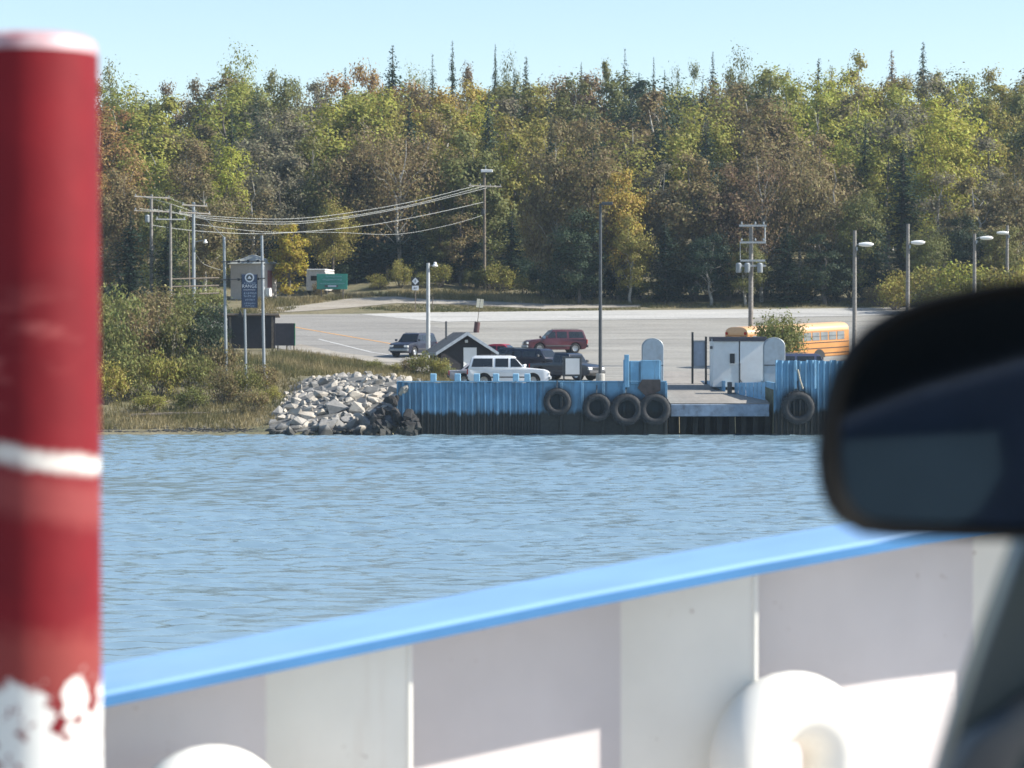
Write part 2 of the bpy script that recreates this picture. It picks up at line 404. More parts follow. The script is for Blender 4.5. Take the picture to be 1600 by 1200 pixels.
# ------------------------------------------------------------------ vegetation prototypes
def leaves(C, nrm, size, rs, asp=.6):
    n = len(C); a = rs.randn(n, 3); a -= nrm * (a * nrm).sum(1, keepdims=True); a /= np.linalg.norm(a, axis=1, keepdims=True)
    b = np.cross(nrm, a); s = size.reshape(-1, 1)
    Vv = np.stack([C + a * s, C + b * s * asp, C - a * s, C - b * s * asp], 1).reshape(-1, 3)
    Fv = np.arange(4 * n).reshape(n, 4); return Vv, Fv
def unit(a): return a / np.maximum(1e-6, np.linalg.norm(a, axis=1, keepdims=True))
def limb(mb, p0, p1, r0, r1, rs, n=5, segs=4, wob=.06, droop=0):
    p0 = np.array(p0, float); p1 = np.array(p1, float); L_ = np.linalg.norm(p1 - p0); pts = []
    for i in range(segs + 1):
        t = i / segs; q = p0 * (1 - t) + p1 * t + (rs.randn(3) * wob * L_ * (0 < i < segs)); q[2] += droop * math.sin(t * math.pi) * L_
        pts.append(q)
    mb.tube(pts, [r0 * (1 - i / segs) + r1 * i / segs for i in range(segs + 1)], n, cap=False)
def broad(seed, H=16, Wd=8.5, ncl=56, per=185, lo=.13, sparse=1.0, lsz=.165, flat=.43, clr=.105):
    rs = np.random.RandomState(seed); mb = MB()
    topz = H * .93; limb(mb, (0, 0, -.4), (rs.randn() * .4, rs.randn() * .4, H * .55), .019 * H, .010 * H, rs, 7, 5, .015)
    limb(mb, (0, 0, H * .52), (rs.randn() * .6, rs.randn() * .6, topz), .010 * H, .02, rs, 5, 4, .03)
    cl = []
    cz = H * (lo + 1) / 2; rz = H * (1 - lo) / 2
    lobes = rs.randn(5, 3); lobes = unit(lobes)
    while len(cl) < ncl:
        d = unit(rs.randn(1, 3))[0]; rr = (rs.rand() ** .42)
        k = .78 + .3 * max(0, (lobes @ d).max())
        x = d * rr * k
        wz = 1 - .2 * max(0, x[2])           # narrower towards the top
        cl.append((x[0] * Wd / 2 * wz, x[1] * Wd / 2 * wz, cz + x[2] * rz * .95))
    cl = np.array(cl)
    for c in cl[:26]:
        z0 = min(H * .8, max(H * .18, c[2] - np.hypot(c[0], c[1]) * .95)); limb(mb, (0, 0, z0), c, .0055 * H * (1.15 - z0 / H), .015, rs, 4, 4, .05, .05)
    Cs = []; Ns = []
    for c in cl:
        n = int(per * sparse * (.6 + .8 * rs.rand())); r = Wd * clr * (.7 + .6 * rs.rand())
        q = rs.randn(n, 3) * np.array([r, r, r * .72]) * .75
        Cs.append(q + c); out = unit(q) * .75 + unit(c - np.array([[0, 0, cz]]))[0] * .35 + np.array([0, 0, .3]); Ns.append(unit(out + rs.randn(n, 3) * .36))
    Cs = np.concatenate(Cs); Ns = np.concatenate(Ns); sz = lsz * (.6 + .8 * rs.rand(len(Cs)))
    Vv, Fv = leaves(Cs, Ns, sz, rs)
    lv = np.clip(.5 + .17 * rs.randn(len(Cs)), 0, 1)
    return mb.mesh('trunk'), np_mesh('crown', Vv, Fv, lv), H, Wd
def conifer(seed, H=17, Wd=4.6, lo=.08, whorls=60, gap=0.0, lsz=.19, power=.9, thin=1.15, full=.38):
    rs = np.random.RandomState(seed); mb = MB(); mb.tube([(0, 0, -.4), (.03, .02, H * .5), (0, 0, H)], [.014 * H, .008 * H, .015], 6)
    Cs = []; Ns = []; Sz = []
    for i in range(whorls):
        t = i / (whorls - 1); z = H * (lo + (1 - lo) * t * .985)
        rad = Wd / 2 * (min(1, (1 - t) / full) ** power) * (.72 + .4 * rs.rand()) + .05
        nb = max(4, int(9 * thin * (1 - .4 * t)))
        for k in range(nb):
            if rs.rand() < gap: continue
            a = rs.rand() * 6.283; r = rad * (.6 + .5 * rs.rand()); n = max(3, int(r * 7))
            s = (np.arange(n) + .6) / n
            px_ = np.cos(a) * r * s; py_ = np.sin(a) * r * s; pz = z - .38 * r * s + .22 * r * s ** 2
            q = np.stack([px_, py_, pz], 1) + rs.randn(n, 3) * .09
            Cs.append(q); nn = np.tile(np.array([[np.cos(a) * .45, np.sin(a) * .45, .8]]), (n, 1)) + rs.randn(n, 3) * .45
            Ns.append(unit(nn)); Sz.append(lsz * (1.15 - .5 * s) * (.7 + .6 * rs.rand(n)) * (.45 + .55 * min(1, (1 - t) * 5)))
    Cs = np.concatenate(Cs); Ns = np.concatenate(Ns); Sz = np.concatenate(Sz)
    Vv, Fv = leaves(Cs, Ns, Sz, rs, .5); lv = np.clip(.5 + .2 * rs.randn(len(Cs)), 0, 1)
    return mb.mesh('trunk'), np_mesh('crown', Vv, Fv, lv), H, Wd
def shrub(seed, H=2.6, Wd=3.0, n=2600, lsz=.075, stems=9, columnar=False):
    rs = np.random.RandomState(seed); mb = MB(); cl = []
    for i in range(stems * 3):
        a = rs.rand() * 6.283; r = Wd / 2 * math.sqrt(rs.rand()) * .85; z = H * (.25 + .68 * rs.rand()) * (1 - (.2 if columnar else .45) * (r / (Wd / 2)) ** 2)
        cl.append((math.cos(a) * r, math.sin(a) * r, z))
        if i < stems * 2: limb(mb, (math.cos(a) * .12 * r, math.sin(a) * .12 * r, -.1), cl[-1], .022 * H ** .5, .006, rs, 4, 3, .05)
    cl = np.array(cl); m = n // len(cl); Cs = []; Ns = []
    for c in cl:
        q = rs.randn(m, 3) * np.array([Wd * .085, Wd * .085, H * .085]); Cs.append(q + c); Ns.append(unit(unit(q) * .7 + [[0, 0, .35]] + rs.randn(m, 3) * .6))
    Cs = np.concatenate(Cs); Cs[:, 2] = np.abs(Cs[:, 2]) + .02; Ns = np.concatenate(Ns)
    Vv, Fv = leaves(Cs, Ns, lsz * (.6 + .8 * rs.rand(len(Cs))), rs); lv = np.clip(.5 + .2 * rs.randn(len(Cs)), 0, 1)
    return mb.mesh('stems'), np_mesh('foliage', Vv, Fv, lv), H, Wd

PB = [broad(s) for s in (1, 2, 3, 4)] + [broad(5, Wd=7, ncl=48, lo=.10), broad(6, Wd=10.5, ncl=64, lo=.2), broad(7, Wd=6.4, ncl=46, lo=.06)]
PS = [broad(21, sparse=.5, ncl=46, lsz=.155), broad(22, sparse=.42, Wd=9.5, ncl=50, lsz=.155), broad(23, sparse=.55, Wd=7.5, ncl=46)]
PC = [conifer(31), conifer(32, Wd=5.2, whorls=50), conifer(33, Wd=3.4, lo=.12)]
PT = [conifer(41, H=20, Wd=2.6, lo=.3, whorls=64, gap=.12, power=.8, thin=1.1, full=.3, lsz=.2), conifer(42, H=20, Wd=3.2, lo=.25, whorls=64, gap=.08, power=.85, full=.3, lsz=.2)]
PH = [shrub(51), shrub(52, 3.2, 2.8, 2600), shrub(53, 2.0, 3.2, 2200)]
BARE = broad(24, sparse=.30, Wd=11, ncl=60, lsz=.15, lo=.2)
POPLAR = broad(61, H=9, Wd=4.0, ncl=70, per=95, lo=.04, lsz=.13, clr=.10)

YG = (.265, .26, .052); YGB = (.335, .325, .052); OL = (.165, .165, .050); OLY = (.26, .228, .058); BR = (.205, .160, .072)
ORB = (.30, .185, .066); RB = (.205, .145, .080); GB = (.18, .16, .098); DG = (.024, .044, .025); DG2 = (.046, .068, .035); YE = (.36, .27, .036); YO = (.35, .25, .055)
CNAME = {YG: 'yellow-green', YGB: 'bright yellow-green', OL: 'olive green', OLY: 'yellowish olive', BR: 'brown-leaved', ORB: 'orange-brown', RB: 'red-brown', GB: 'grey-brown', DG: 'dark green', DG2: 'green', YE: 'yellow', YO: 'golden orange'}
SEEDS = [(180, 110, OL), (230, 170, YG), (205, 225, ORB), (300, 190, BR), (350, 160, YG), (385, 115, YG), (355, 225, YGB), (430, 150, OL), (290, 290, BR), (230, 330, BR), (420, 220, GB), (480, 160, GB), (550, 185, YG), (590, 105, ORB), (620, 240, BR), (560, 250, BR), (460, 270, OL), (500, 300, OLY),
 (680, 130, OLY), (720, 150, YO), (790, 130, OL), (805, 180, OLY), (790, 215, YGB), (730, 230, OL), (870, 110, RB), (940, 130, OL), (900, 215, BR), (940, 240, OLY), (965, 300, YO), (990, 150, DG2), (1060, 130, YG), (1100, 160, YG), (1150, 140, YG), (1180, 110, OL), (1250, 150, YG), (1310, 150, YGB), (1080, 220, BR), (1180, 220, BR), (1260, 220, BR), (1120, 290, RB), (1220, 300, BR), (1310, 270, BR), (1340, 115, OLY), (1390, 180, GB), (1350, 220, YG), (1410, 270, DG2), (1470, 175, YGB), (1550, 170, OLY), (1500, 240, GB), (1580, 240, BR), (1560, 110, OL), (660, 290, BR), (760, 290, OL)]
def seed_color(px, py):
    c = min(SEEDS, key=lambda s: (s[0] - px + random.gauss(0, 22)) ** 2 + (s[1] - py + random.gauss(0, 18)) ** 2)[2]
    if random.random() < .10: c = random.choice((OL, BR, YG, GB))
    return c
LAND = [(165, 'above the left shore'), (237, 'behind the leftmost pole'), (303, 'behind the third pole'), (385, 'above the tan hut'), (455, 'above the poplar'), (520, 'above the green sign'), (585, 'right of the green sign'), (649, 'above the diamond sign'), (705, 'left of the box-lamp pole'), (757, 'behind the box-lamp pole'), (815, 'right of the box-lamp pole'), (870, 'above the maroon SUV'), (938, 'behind the dark lamp post'), (1020, 'above the left ramp tower'), (1095, 'left of the transformer pole'), (1172, 'behind the transformer pole'), (1245, 'above the bus'), (1335, 'behind the nearest streetlamp'), (1418, 'behind the second streetlamp'), (1522, 'behind the third streetlamp'), (1590, 'at the right edge')]
TREES = []; FE = 'at the wood edge'
def land(px): return min(LAND, key=lambda a: abs(a[0] - px))[1]
_first = {}
def plant(name, proto, base, height, width, color, label, cat, group, px, bark, names=('trunk', 'crown'), rz=None):
    tm, cm, H, Wd = proto
    e = empty(name, base, random.random() * 6.283 if rz is None else rz)
    sz = height / H; sx = (width / Wd) if width else sz * random.uniform(.85, 1.15)
    e.scale = (sx, sx, sz)
    if not tm.materials: tm.materials.append(M['bark'])
    if not cm.materials: cm.materials.append(M['leaf'])
    t = link(names[0], tm, None, e)
    if bark is not M['bark']:
        t.material_slots[0].link = 'OBJECT'; t.material_slots[0].material = bark
    c = link(names[1], cm, None, e)
    j = random.uniform(.88, 1.12); c.color = (color[0] * j * random.uniform(.95, 1.05), color[1] * j, color[2] * j, 1)
    tag(e, label, cat, group); TREES.append((e, px)); return e
def tree(px, top, Y, color, kind='b', width=None, where='mid-wood', proto=None):
    b = ground_at(px, Y); b.z -= .15; t = P(px, top, Y).z; h = max(4, t - b.z)
    if kind == 'b': pr = random.choice(PB); nm, ad = 'broadleaf_tree', 'broadleaf tree'
    elif kind == 's': pr = random.choice(PS); nm, ad = 'broadleaf_tree', 'sparse tree'
    elif kind == 'c': pr = random.choice(PC); nm, ad = 'spruce_tree', 'pointed spruce'
    else: pr = random.choice(PT); nm, ad = 'spruce_tree', 'thin spire of spruce'
    if proto: pr = proto
    if width and kind in 'tc' and where != FE: width *= 1.35 if kind == 't' else 1.6
    wd = width / F * Y if width else None
    if wd is None and kind in 'bs': wd = pr[3] * min(1.25, h / pr[2]) * random.uniform(.9, 1.2)
    if wd is None and kind in 'ct': wd = pr[3] * random.uniform(.8, 1.15)
    lab = '%s %s %s, %s' % (CNAME[color], ad, where, land(px))
    return plant(nm, pr, b, h, wd, color, lab, 'tree', 'trees of the wood', px, M['bark_pale'] if proto or (random.random() < .45 and kind in 'bs') else M['bark'])

# front edge, chosen trees
for a in [(190, 255, 262, BR, 'b', 100), (255, 290, 258, OL, 'b', 90), (320, 285, 272, BR, 'b', 105), (205, 330, 250, DG, 'c', 80), (262, 350, 252, DG, 'c', 70), (395, 270, 284, BR, 's', 100), (352, 215, 286, YGB, 'b', 70), (440, 255, 288, GB, 's', 95),
          (520, 310, 284, OLY, 'b', 80), (500, 240, 290, OL, 'b', 90), (560, 225, 292, BR, 's', 100),  (690, 225, 292, OLY, 's', 110), (650, 330, 287, DG, 'c', 60), (720, 300, 287, BR, 's', 75), (755, 240, 290, OL, 'b', 95), (795, 205, 296, YGB, 'b', 80),
          (800, 330, 283, DG, 'c', 70), (845, 300, 276, BR, 'b', 70), (868, 190, 274, BR, 'b', 110), (925, 200, 272, BR, 'b', 120), (965, 255, 270, YO, 'b', 95), (905, 330, 268, DG2, 'b', 90), (985, 330, 268, OLY, 'b', 70),
          (1030, 250, 274, GB, 'b', 95), (1085, 235, 272, BR, 'b', 110), (1140, 255, 271, RB, 'b', 100), (1195, 235, 273, BR, 's', 120), (1250, 225, 272, BR, 'b', 110), (1305, 240, 271, BR, 's', 110), (1345, 290, 269, OL, 'b', 85),
          (1040, 340, 268, DG, 'c', 80), (1110, 360, 267, DG, 'b', 80), (1230, 350, 267, DG, 'c', 85), (1290, 360, 267, DG2, 'b', 75), (1165, 370, 266, OL, 'b', 70), (1410, 215, 274, DG2, 'c', 100), (1365, 330, 268, DG, 'c', 70), (1465, 260, 272, GB, 's', 100), (1530, 265, 270, BR, 'b', 100), (1590, 250, 272, BR, 'b', 100), (1500, 330, 268, DG2, 'b', 80), (1450, 350, 266, OL, 'b', 75), (1570, 340, 266, OL, 'b', 75),
          (480, 350, 292, DG, 'c', 75), (560, 340, 288, DG, 'c', 80), (605, 345, 289, DG, 'b', 75), (690, 350, 288, OL, 'b', 60), (430, 345, 286, DG, 'b', 80), (330, 345, 282, OL, 'b', 80), (745, 360, 287, DG, 'c', 55)]:
    tree(a[0], a[1], a[2], a[3], a[4], a[5], FE)
tree(625, 195, 288, BR, 's', 140, FE, proto=BARE); tree(1190, 225, 270, RB, 's', 120, FE, proto=BARE)
# filling rows
rows = [(297, 200, 26, 62, 'mid-wood'), (309, 165, 22, 60, 'in the upper wood'), (323, 140, 18, 58, 'high in the wood'), (339, 120, 13, 56, 'just below the skyline')]
for ri, (Y, tp, jit, step, wh) in enumerate(rows):
    px = 140 + ri * 17
    while px < 1660:
        q = px + random.uniform(-12, 12); t = tp + random.gauss(0, jit * .6)
        if q < 330: t += 22
        if 1180 < q < 1330: t -= 6
        c = seed_color(q, t + 28)
        k = 'b' if random.random() < .68 else 's' if random.random() < .5 else 'c'
        if k == 'c': c = random.choice((DG, DG2)); t -= 12
        tree(q, t, Y + random.uniform(-5, 5), c, k, None, wh)
        px += step * random.uniform(.8, 1.2)
# skyline, read off the photograph
SKY = 'on the skyline'
for a in [(178, 72, OL, 's', 75), (214, 135, DG, 't', 14), (226, 142, DG, 't', 12), (265, 117, RB, 's', 60), (303, 112, BR, 's', 70), (345, 118, GB, 's', 55), (360, 96, DG, 'c', 34), (378, 78, YG, 'b', 85), (425, 98, OL, 's', 60), (462, 130, OL, 'b', 55), (498, 116, BR, 's', 60), (540, 104, DG, 't', 20), (580, 72, ORB, 'b', 70), (614, 70, DG2, 'c', 52), (645, 108, YG, 'b', 50), (662, 90, OL, 's', 34), (676, 84, DG2, 'c', 30), (707, 62, DG2, 't', 15), (735, 107, RB, 'b', 55), (774, 68, DG2, 't', 15), (794, 88, OL, 'b', 46), (822, 88, DG2, 'c', 30), (866, 98, RB, 's', 80), (908, 96, DG2, 't', 15), (938, 80, OL, 'b', 44), (976, 75, DG, 'c', 26), (998, 112, DG, 't', 16), (1021, 88, DG2, 't', 12), (1038, 108, DG2, 't', 14), (1056, 82, OL, 's', 40), (1082, 86, OL, 's', 40), (1113, 80, DG, 'c', 28), (1155, 82, OL, 'b', 72), (1205, 105, YG, 'b', 64), (1240, 88, OL, 's', 44), (1278, 90, DG2, 'c', 30), (1297, 82, OLY, 's', 50), (1340, 78, OLY, 'b', 82), (1392, 78, RB, 'c', 34), (1419, 105, GB, 's', 34), (1441, 65, DG2, 'c', 34), (1474, 98, OLY, 'b', 60), (1510, 128, YG, 'b', 60), (1548, 94, OLY, 's', 80), (1595, 112, BR, 's', 70)]:
    tree(a[0], a[1], 356 + random.uniform(-6, 6), a[2], a[3], a[4], SKY)
for px in range(150, 1660, 48):
    tree(px + random.uniform(-10, 10), 116 + random.gauss(0, 7) + (14 if px < 330 else 0), 349 + random.uniform(-4, 4), seed_color(px, 120), 'b' if random.random() < .7 else 's', None, 'close under the skyline')

# the golden poplar by the hut, shrubs, thickets
b = G(452, 466); pl = plant('poplar_tree', POPLAR, b, P(452, 335, b.y).z - b.z, 58 / F * b.y, YE, 'golden yellow poplar between the tan hut and the green road sign', 'tree', None, 452, M['bark'])
def bush(px, py, wpx, hpx, color, label, group, Y=None, proto=None):
    b = ground_at(px, Y) if Y else G(px, py)
    return plant('shrub', proto or random.choice(PH), b, hpx / F * b.y, wpx / F * b.y, color, label, 'shrub', group, px, M['bark'], ('stems', 'foliage'))
bush(1218, 0, 84, 98, OL, 'olive green bush between the white shed and the school bus', None, Y=186, proto=shrub(71, 4.2, 3.6, 10000, .08, 16))
EDGE = 'shrubs along the foot of the wood'
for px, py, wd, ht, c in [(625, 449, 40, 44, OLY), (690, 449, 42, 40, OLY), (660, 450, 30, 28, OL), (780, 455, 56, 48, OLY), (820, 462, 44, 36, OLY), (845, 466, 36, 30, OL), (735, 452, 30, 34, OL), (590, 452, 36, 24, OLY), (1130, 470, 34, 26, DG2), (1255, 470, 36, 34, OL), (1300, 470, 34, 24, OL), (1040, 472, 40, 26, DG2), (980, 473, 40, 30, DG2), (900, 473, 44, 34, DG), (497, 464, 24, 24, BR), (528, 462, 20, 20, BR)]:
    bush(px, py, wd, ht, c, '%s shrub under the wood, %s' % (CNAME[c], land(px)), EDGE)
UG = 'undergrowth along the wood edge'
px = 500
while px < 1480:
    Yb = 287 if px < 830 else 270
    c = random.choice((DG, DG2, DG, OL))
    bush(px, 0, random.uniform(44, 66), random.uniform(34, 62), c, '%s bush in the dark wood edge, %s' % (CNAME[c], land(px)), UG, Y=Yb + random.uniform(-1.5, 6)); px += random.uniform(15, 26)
RS_ = 'shrubs above the right-hand car mirror'
for px, Y, wd, ht, c in [(1400, 262, 70, 62, OLY), (1450, 258, 80, 80, OLY), (1505, 256, 90, 92, YG), (1560, 254, 90, 84, OLY), (1610, 252, 90, 100, OLY), (1480, 250, 70, 54, OL), (1545, 248, 80, 52, OL), (1370, 266, 44, 40, BR)]:
    bush(px, 0, wd, ht, c, '%s shrub on the slope %s' % (CNAME[c], land(px)), RS_, Y=Y)
LB = 'thicket on the left bank'
rs = random.Random(5)
for px, py, wd, ht, c in [(180, 540, 90, 100, OL), (235, 530, 90, 90, BR), (290, 520, 80, 70, OL), (335, 520, 70, 50, DG2), (175, 600, 90, 120, OL), (225, 590, 90, 110, BR), (275, 590, 80, 110, OL), (322, 588, 70, 100, DG2), (200, 625, 80, 90, OL), (255, 622, 80, 80, OLY), (305, 620, 70, 80, OL), (345, 600, 60, 76, BR), (165, 632, 70, 70, OLY), (350, 632, 60, 60, BR), (385, 628, 56, 62, OL), (412, 618, 48, 54, BR), (300, 640, 60, 36, OL), (395, 646, 50, 44, BR), (425, 632, 36, 30, OLY), (200, 500, 70, 60, DG2), (260, 490, 60, 50, OL), (150, 480, 80, 90, DG2), (318, 498, 70, 60, OL), (345, 548, 44, 50, DG2), (140, 560, 80, 120, OL), (235, 644, 60, 34, OLY)]:
    bush(px, py, wd, ht, c, '%s shrub of the left thicket, %s' % (CNAME[c], 'close to the shore' if py > 615 else 'halfway up the bank' if py > 545 else 'at the top of the bank'), LB)
NP_ = 'shrubs between the road and the boulders'
for px, py, wd, ht, c in [(660, 590, 46, 44, OL), (640, 586, 36, 30, BR), (688, 591, 34, 34, OLY), (618, 584, 30, 18, OLY), (585, 578, 30, 18, OL), (700, 592, 26, 22, OL)]:
    bush(px, py, wd, ht, c, '%s low bush in front of the dark shed' % CNAME[c], NP_)

# labels that would be shared get their place counted from the left
def finish_labels(items):
    d = {}
    for o, px in items: d.setdefault(o['label'], []).append((px, o))
    W_ = ['first', 'second', 'third', 'fourth', 'fifth', 'sixth', 'seventh', 'eighth', 'ninth', 'tenth', 'eleventh', 'twelfth']
    for lab, l in d.items():
        if len(l) < 2: continue
        l.sort(key=lambda t: t[0])
        for i, (px, o) in enumerate(l):
            if len(l) == 2: o['label'] = lab + (', the left one' if i == 0 else ', the right one')
            else: o['label'] = lab + ', %s from left' % W_[min(i, 11)]
finish_labels(TREES)

# ------------------------------------------------------------------ grass, as one mass for each patch
def grass_mat():
    m, N, L, b = new_mat('dry_grass')
    at = N.new('ShaderNodeAttribute'); at.attribute_name = 'lv'
    r = ramp(N, L, at.outputs['Fac'], [(0, (.075, .085, .028)), (.35, (.15, .135, .05)), (.7, (.25, .20, .09)), (1, (.36, .29, .15))])
    L.new(r.outputs[0], b.inputs['Base Color']); b.inputs['Roughness'].default_value = .8
    tr = N.new('ShaderNodeBsdfTranslucent'); L.new(r.outputs[0], tr.inputs[0]); mx = N.new('ShaderNodeMixShader'); mx.inputs[0].default_value = .3
    L.new(b.outputs[0], mx.inputs[1]); L.new(tr.outputs[0], mx.inputs[2]); L.new(mx.outputs[0], N['Material Output'].inputs[0])
    return m
M['grass'] = grass_mat()
def inside(poly, x, y):
    c = False; n = len(poly)
    for i in range(n):
        x0, y0 = poly[i]; x1, y1 = poly[i - 1]
        if (y0 > y) != (y1 > y) and x < (x1 - x0) * (y - y0) / (y1 - y0) + x0: c = not c
    return c
def grass(poly, n, h0, h1, tone, label, seed, wd=.03):
    rs = np.random.RandomState(seed); w_ = [G(*p) for p in poly]; pl_ = [(p.x, p.y) for p in w_]
    x0, x1 = min(p[0] for p in pl_), max(p[0] for p in pl_); y0, y1 = min(p[1] for p in pl_), max(p[1] for p in pl_)
    Vv = []; lv = []; cnt = 0
    while cnt < n:
        cx, cy = rs.uniform(x0, x1), rs.uniform(y0, y1)
        if not inside(pl_, cx, cy): continue
        tn = tone + .22 * math.sin(cx * .9 + cy * .4) + .12 * rs.randn(); hh = rs.uniform(h0, h1)
        for _ in range(7):
            x = cx + rs.randn() * .14; y = cy + rs.randn() * .14; z = hgt(x, y) - .02; a = rs.rand() * 6.283; h = hh * rs.uniform(.5, 1.1)
            dx, dy = math.cos(a) * wd, math.sin(a) * wd * .5; lx, ly = rs.randn() * h * .28, rs.randn() * h * .28
            Vv += [(x - dx, y - dy, z), (x + dx, y + dy, z), (x + lx, y + ly, z + h)]; lv.append(min(1, max(0, tn + .12 * rs.randn()))); cnt += 1
    me = np_mesh('dry_grass', Vv, np.arange(len(Vv)).reshape(-1, 3), lv)
    tag(link('dry_grass', me, M['grass']), label, 'grass', kind='stuff')
grass([(150, 648), (150, 672), (300, 671), (425, 668), (440, 650), (420, 640), (300, 646)], 5200, .25, .55, .62, 'pale beach grass along the left shoreline', 1)
grass([(150, 560), (150, 655), (430, 655), (470, 600), (440, 560), (330, 550)], 14000, .3, .8, .36, 'rough olive grass under the left bank thicket', 2)
grass([(425, 551), (462, 551), (560, 566), (640, 582), (690, 590), (725, 596), (640, 597), (610, 590), (540, 585), (450, 590), (420, 600)], 16000, .25, .6, .5, 'dry tan grass wedge between the road and the boulders', 3)
grass([(400, 470), (480, 466), (560, 462), (640, 454), (760, 456), (850, 466), (1000, 474), (1000, 477), (850, 475), (720, 469), (620, 463), (540, 467), (470, 477), (400, 483)], 12000, .3, .75, .58, 'straw coloured verge grass at the foot of the wood', 4, .04)
grass([(560, 482), (640, 476), (740, 479), (860, 484), (1000, 481), (1000, 484), (800, 487), (640, 488)], 7000, .1, .28, .25, 'short green grass strip along the concrete road', 5, .04)
grass([(1000, 474), (1420, 470), (1420, 479), (1000, 482)], 5000, .15, .4, .45, 'thin grass strip below the right part of the wood', 6, .04)
grass([(330, 488), (400, 480), (470, 480), (430, 491), (330, 498)], 3000, .2, .5, .5, 'dry grass in front of the tan hut', 7, .04)

# ------------------------------------------------------------------ boulders and shore stones
def hull(seed, n=16, flat=.7):
    rs = np.random.RandomState(seed); bm = bmesh.new()
    for p in unit(rs.randn(n, 3)): bm.verts.new(p * np.array([1, .8 + .2 * rs.rand(), flat]) * (.8 + .25 * rs.rand()))
    r = bmesh.ops.convex_hull(bm, input=bm.verts)
    bmesh.ops.delete(bm, geom=[v for v in bm.verts if not v.link_faces], context='VERTS')
    me = bpy.data.meshes.new('stone'); bm.to_mesh(me); bm.free(); return me
def rock_mat(name, c, wet):
    m, N, L, b = new_mat(name)
    oi = N.new('ShaderNodeObjectInfo'); g = N.new('ShaderNodeNewGeometry')
    n = noise(N, L, 2.2, 6, vec=g.outputs['Position'], rough=.7); n2 = noise(N, L, 9, 5, vec=g.outputs['Position'], rough=.7)
    r = ramp(N, L, n.outputs[0], [(.3, lerp3(c, .68)), (.7, lerp3(c, 1.25))]).outputs[0]
    k = N.new('ShaderNodeMapRange'); k.inputs[3].default_value = .5; k.inputs[4].default_value = 1.25; L.new(oi.outputs['Random'], k.inputs[0])
    hs = N.new('ShaderNodeHueSaturation'); L.new(mixc(N, L, oi.outputs['Random'], r, mixc(N, L, 1.0, r, (1.06, .95, .80), 'MULTIPLY')), hs.inputs['Color']); L.new(k.outputs[0], hs.inputs['Value'])
    # weed-dark just above the water
    sep = N.new('ShaderNodeSeparateXYZ'); L.new(g.outputs['Position'], sep.inputs[0])
    e = N.new('ShaderNodeMapRange'); e.inputs[1].default_value = wet - .1; e.inputs[2].default_value = wet + .15; e.inputs[3].default_value = 1; e.inputs[4].default_value = 0
    L.new(mth(N, L, 'SUBTRACT', sep.outputs['Z'], mth(N, L, 'MULTIPLY', n.outputs[0], .3)), e.inputs[0])
    L.new(mixc(N, L, e.outputs[0], hs.outputs[0], (.04, .04, .035)), b.inputs['Base Color'])
    b.inputs['Roughness'].default_value = .85
    bp = N.new('ShaderNodeBump'); bp.inputs['Strength'].default_value = .5; bp.inputs['Distance'].default_value = .06
    L.new(n2.outputs[0], bp.inputs['Height']); L.new(bp.outputs[0], b.inputs['Normal'])
    return m
M['rock'] = rock_mat('limestone', (.36, .355, .34), .25)
M['rock_shaded'] = rock_mat('dark_rock', (.028, .028, .03), .4)  # near-black base colour holds the wall's shade on these rocks
HL = [hull(200 + i, flat=random.choice((.55, .7, .85))) for i in range(12)]
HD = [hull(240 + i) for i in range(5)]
for me in HL: me.materials.append(M['rock'])
for me in HD: me.materials.append(M['rock_shaded'])
pile = empty('boulder_pile', G(540, 640)); tag(pile, 'heap of pale grey limestone boulders against the end of the blue wall', 'boulders')
def put_stone(px, py, s, meshes, parent, Yoff=0, squash=1):
    p = G(px, py) + Vector((0, Yoff, s * .12)); o = link('stone', random.choice(meshes), None, parent)
    o.location = p - parent.location; o.rotation_euler = (random.uniform(-.7, .7), random.uniform(-.7, .7), random.uniform(0, 6.3))
    o.scale = (s * random.uniform(.85, 1.35), s * random.uniform(.8, 1.1), s * random.uniform(.7, 1) * squash)
PILE = [(418, 668), (440, 632), (452, 604), (470, 592), (520, 586), (560, 584), (600, 590), (640, 594), (632, 620), (600, 660), (605, 680), (430, 681)]
drape('rubble_shade_bed', [(420, 668), (440, 634), (454, 606), (480, 592), (560, 586), (632, 594), (628, 620), (604, 660), (604, 676), (430, 677)], .06, mat('rubble_shade', (.11, .108, .10), .95, .6, 2.5, bump=.8, bscale=8))  # added dark sheet; its colour is the shade in gaps between boulders
pts = []
rr = random.Random(9); tries = 0
while len(pts) < 285 and tries < 20000:
    tries += 1
    x, y = rr.uniform(415, 655), rr.uniform(584, 680)
    if not inside(PILE, x, y): continue
    s = rr.choice((.22, .28, .32, .38, .45, .55, .68, .8)) * (1.1 if y > 640 else .85 if y > 615 else .7)
    if any((x - a) ** 2 + ((y - b) * 1.5) ** 2 < (9.2 * (s + c)) ** 2 for a, b, c in pts): continue
    pts.append((x, y, s))
for x, y, s in pts: put_stone(x, y, s, HL, pile)
for x, y in ((605, 588), (618, 590), (630, 592), (642, 594), (652, 596), (590, 588), (576, 586)): put_stone(x, y, .45, HL, pile, squash=.7)
for i in range(26): put_stone(rr.uniform(420, 600), rr.uniform(600, 676), rr.uniform(.12, .22), HL, pile)
shadep = empty('shaded_rocks', (-7, 159.2, 0)); tag(shadep, 'rocks coloured dark for shade, piled at the foot of the blue wall corner', 'rocks')
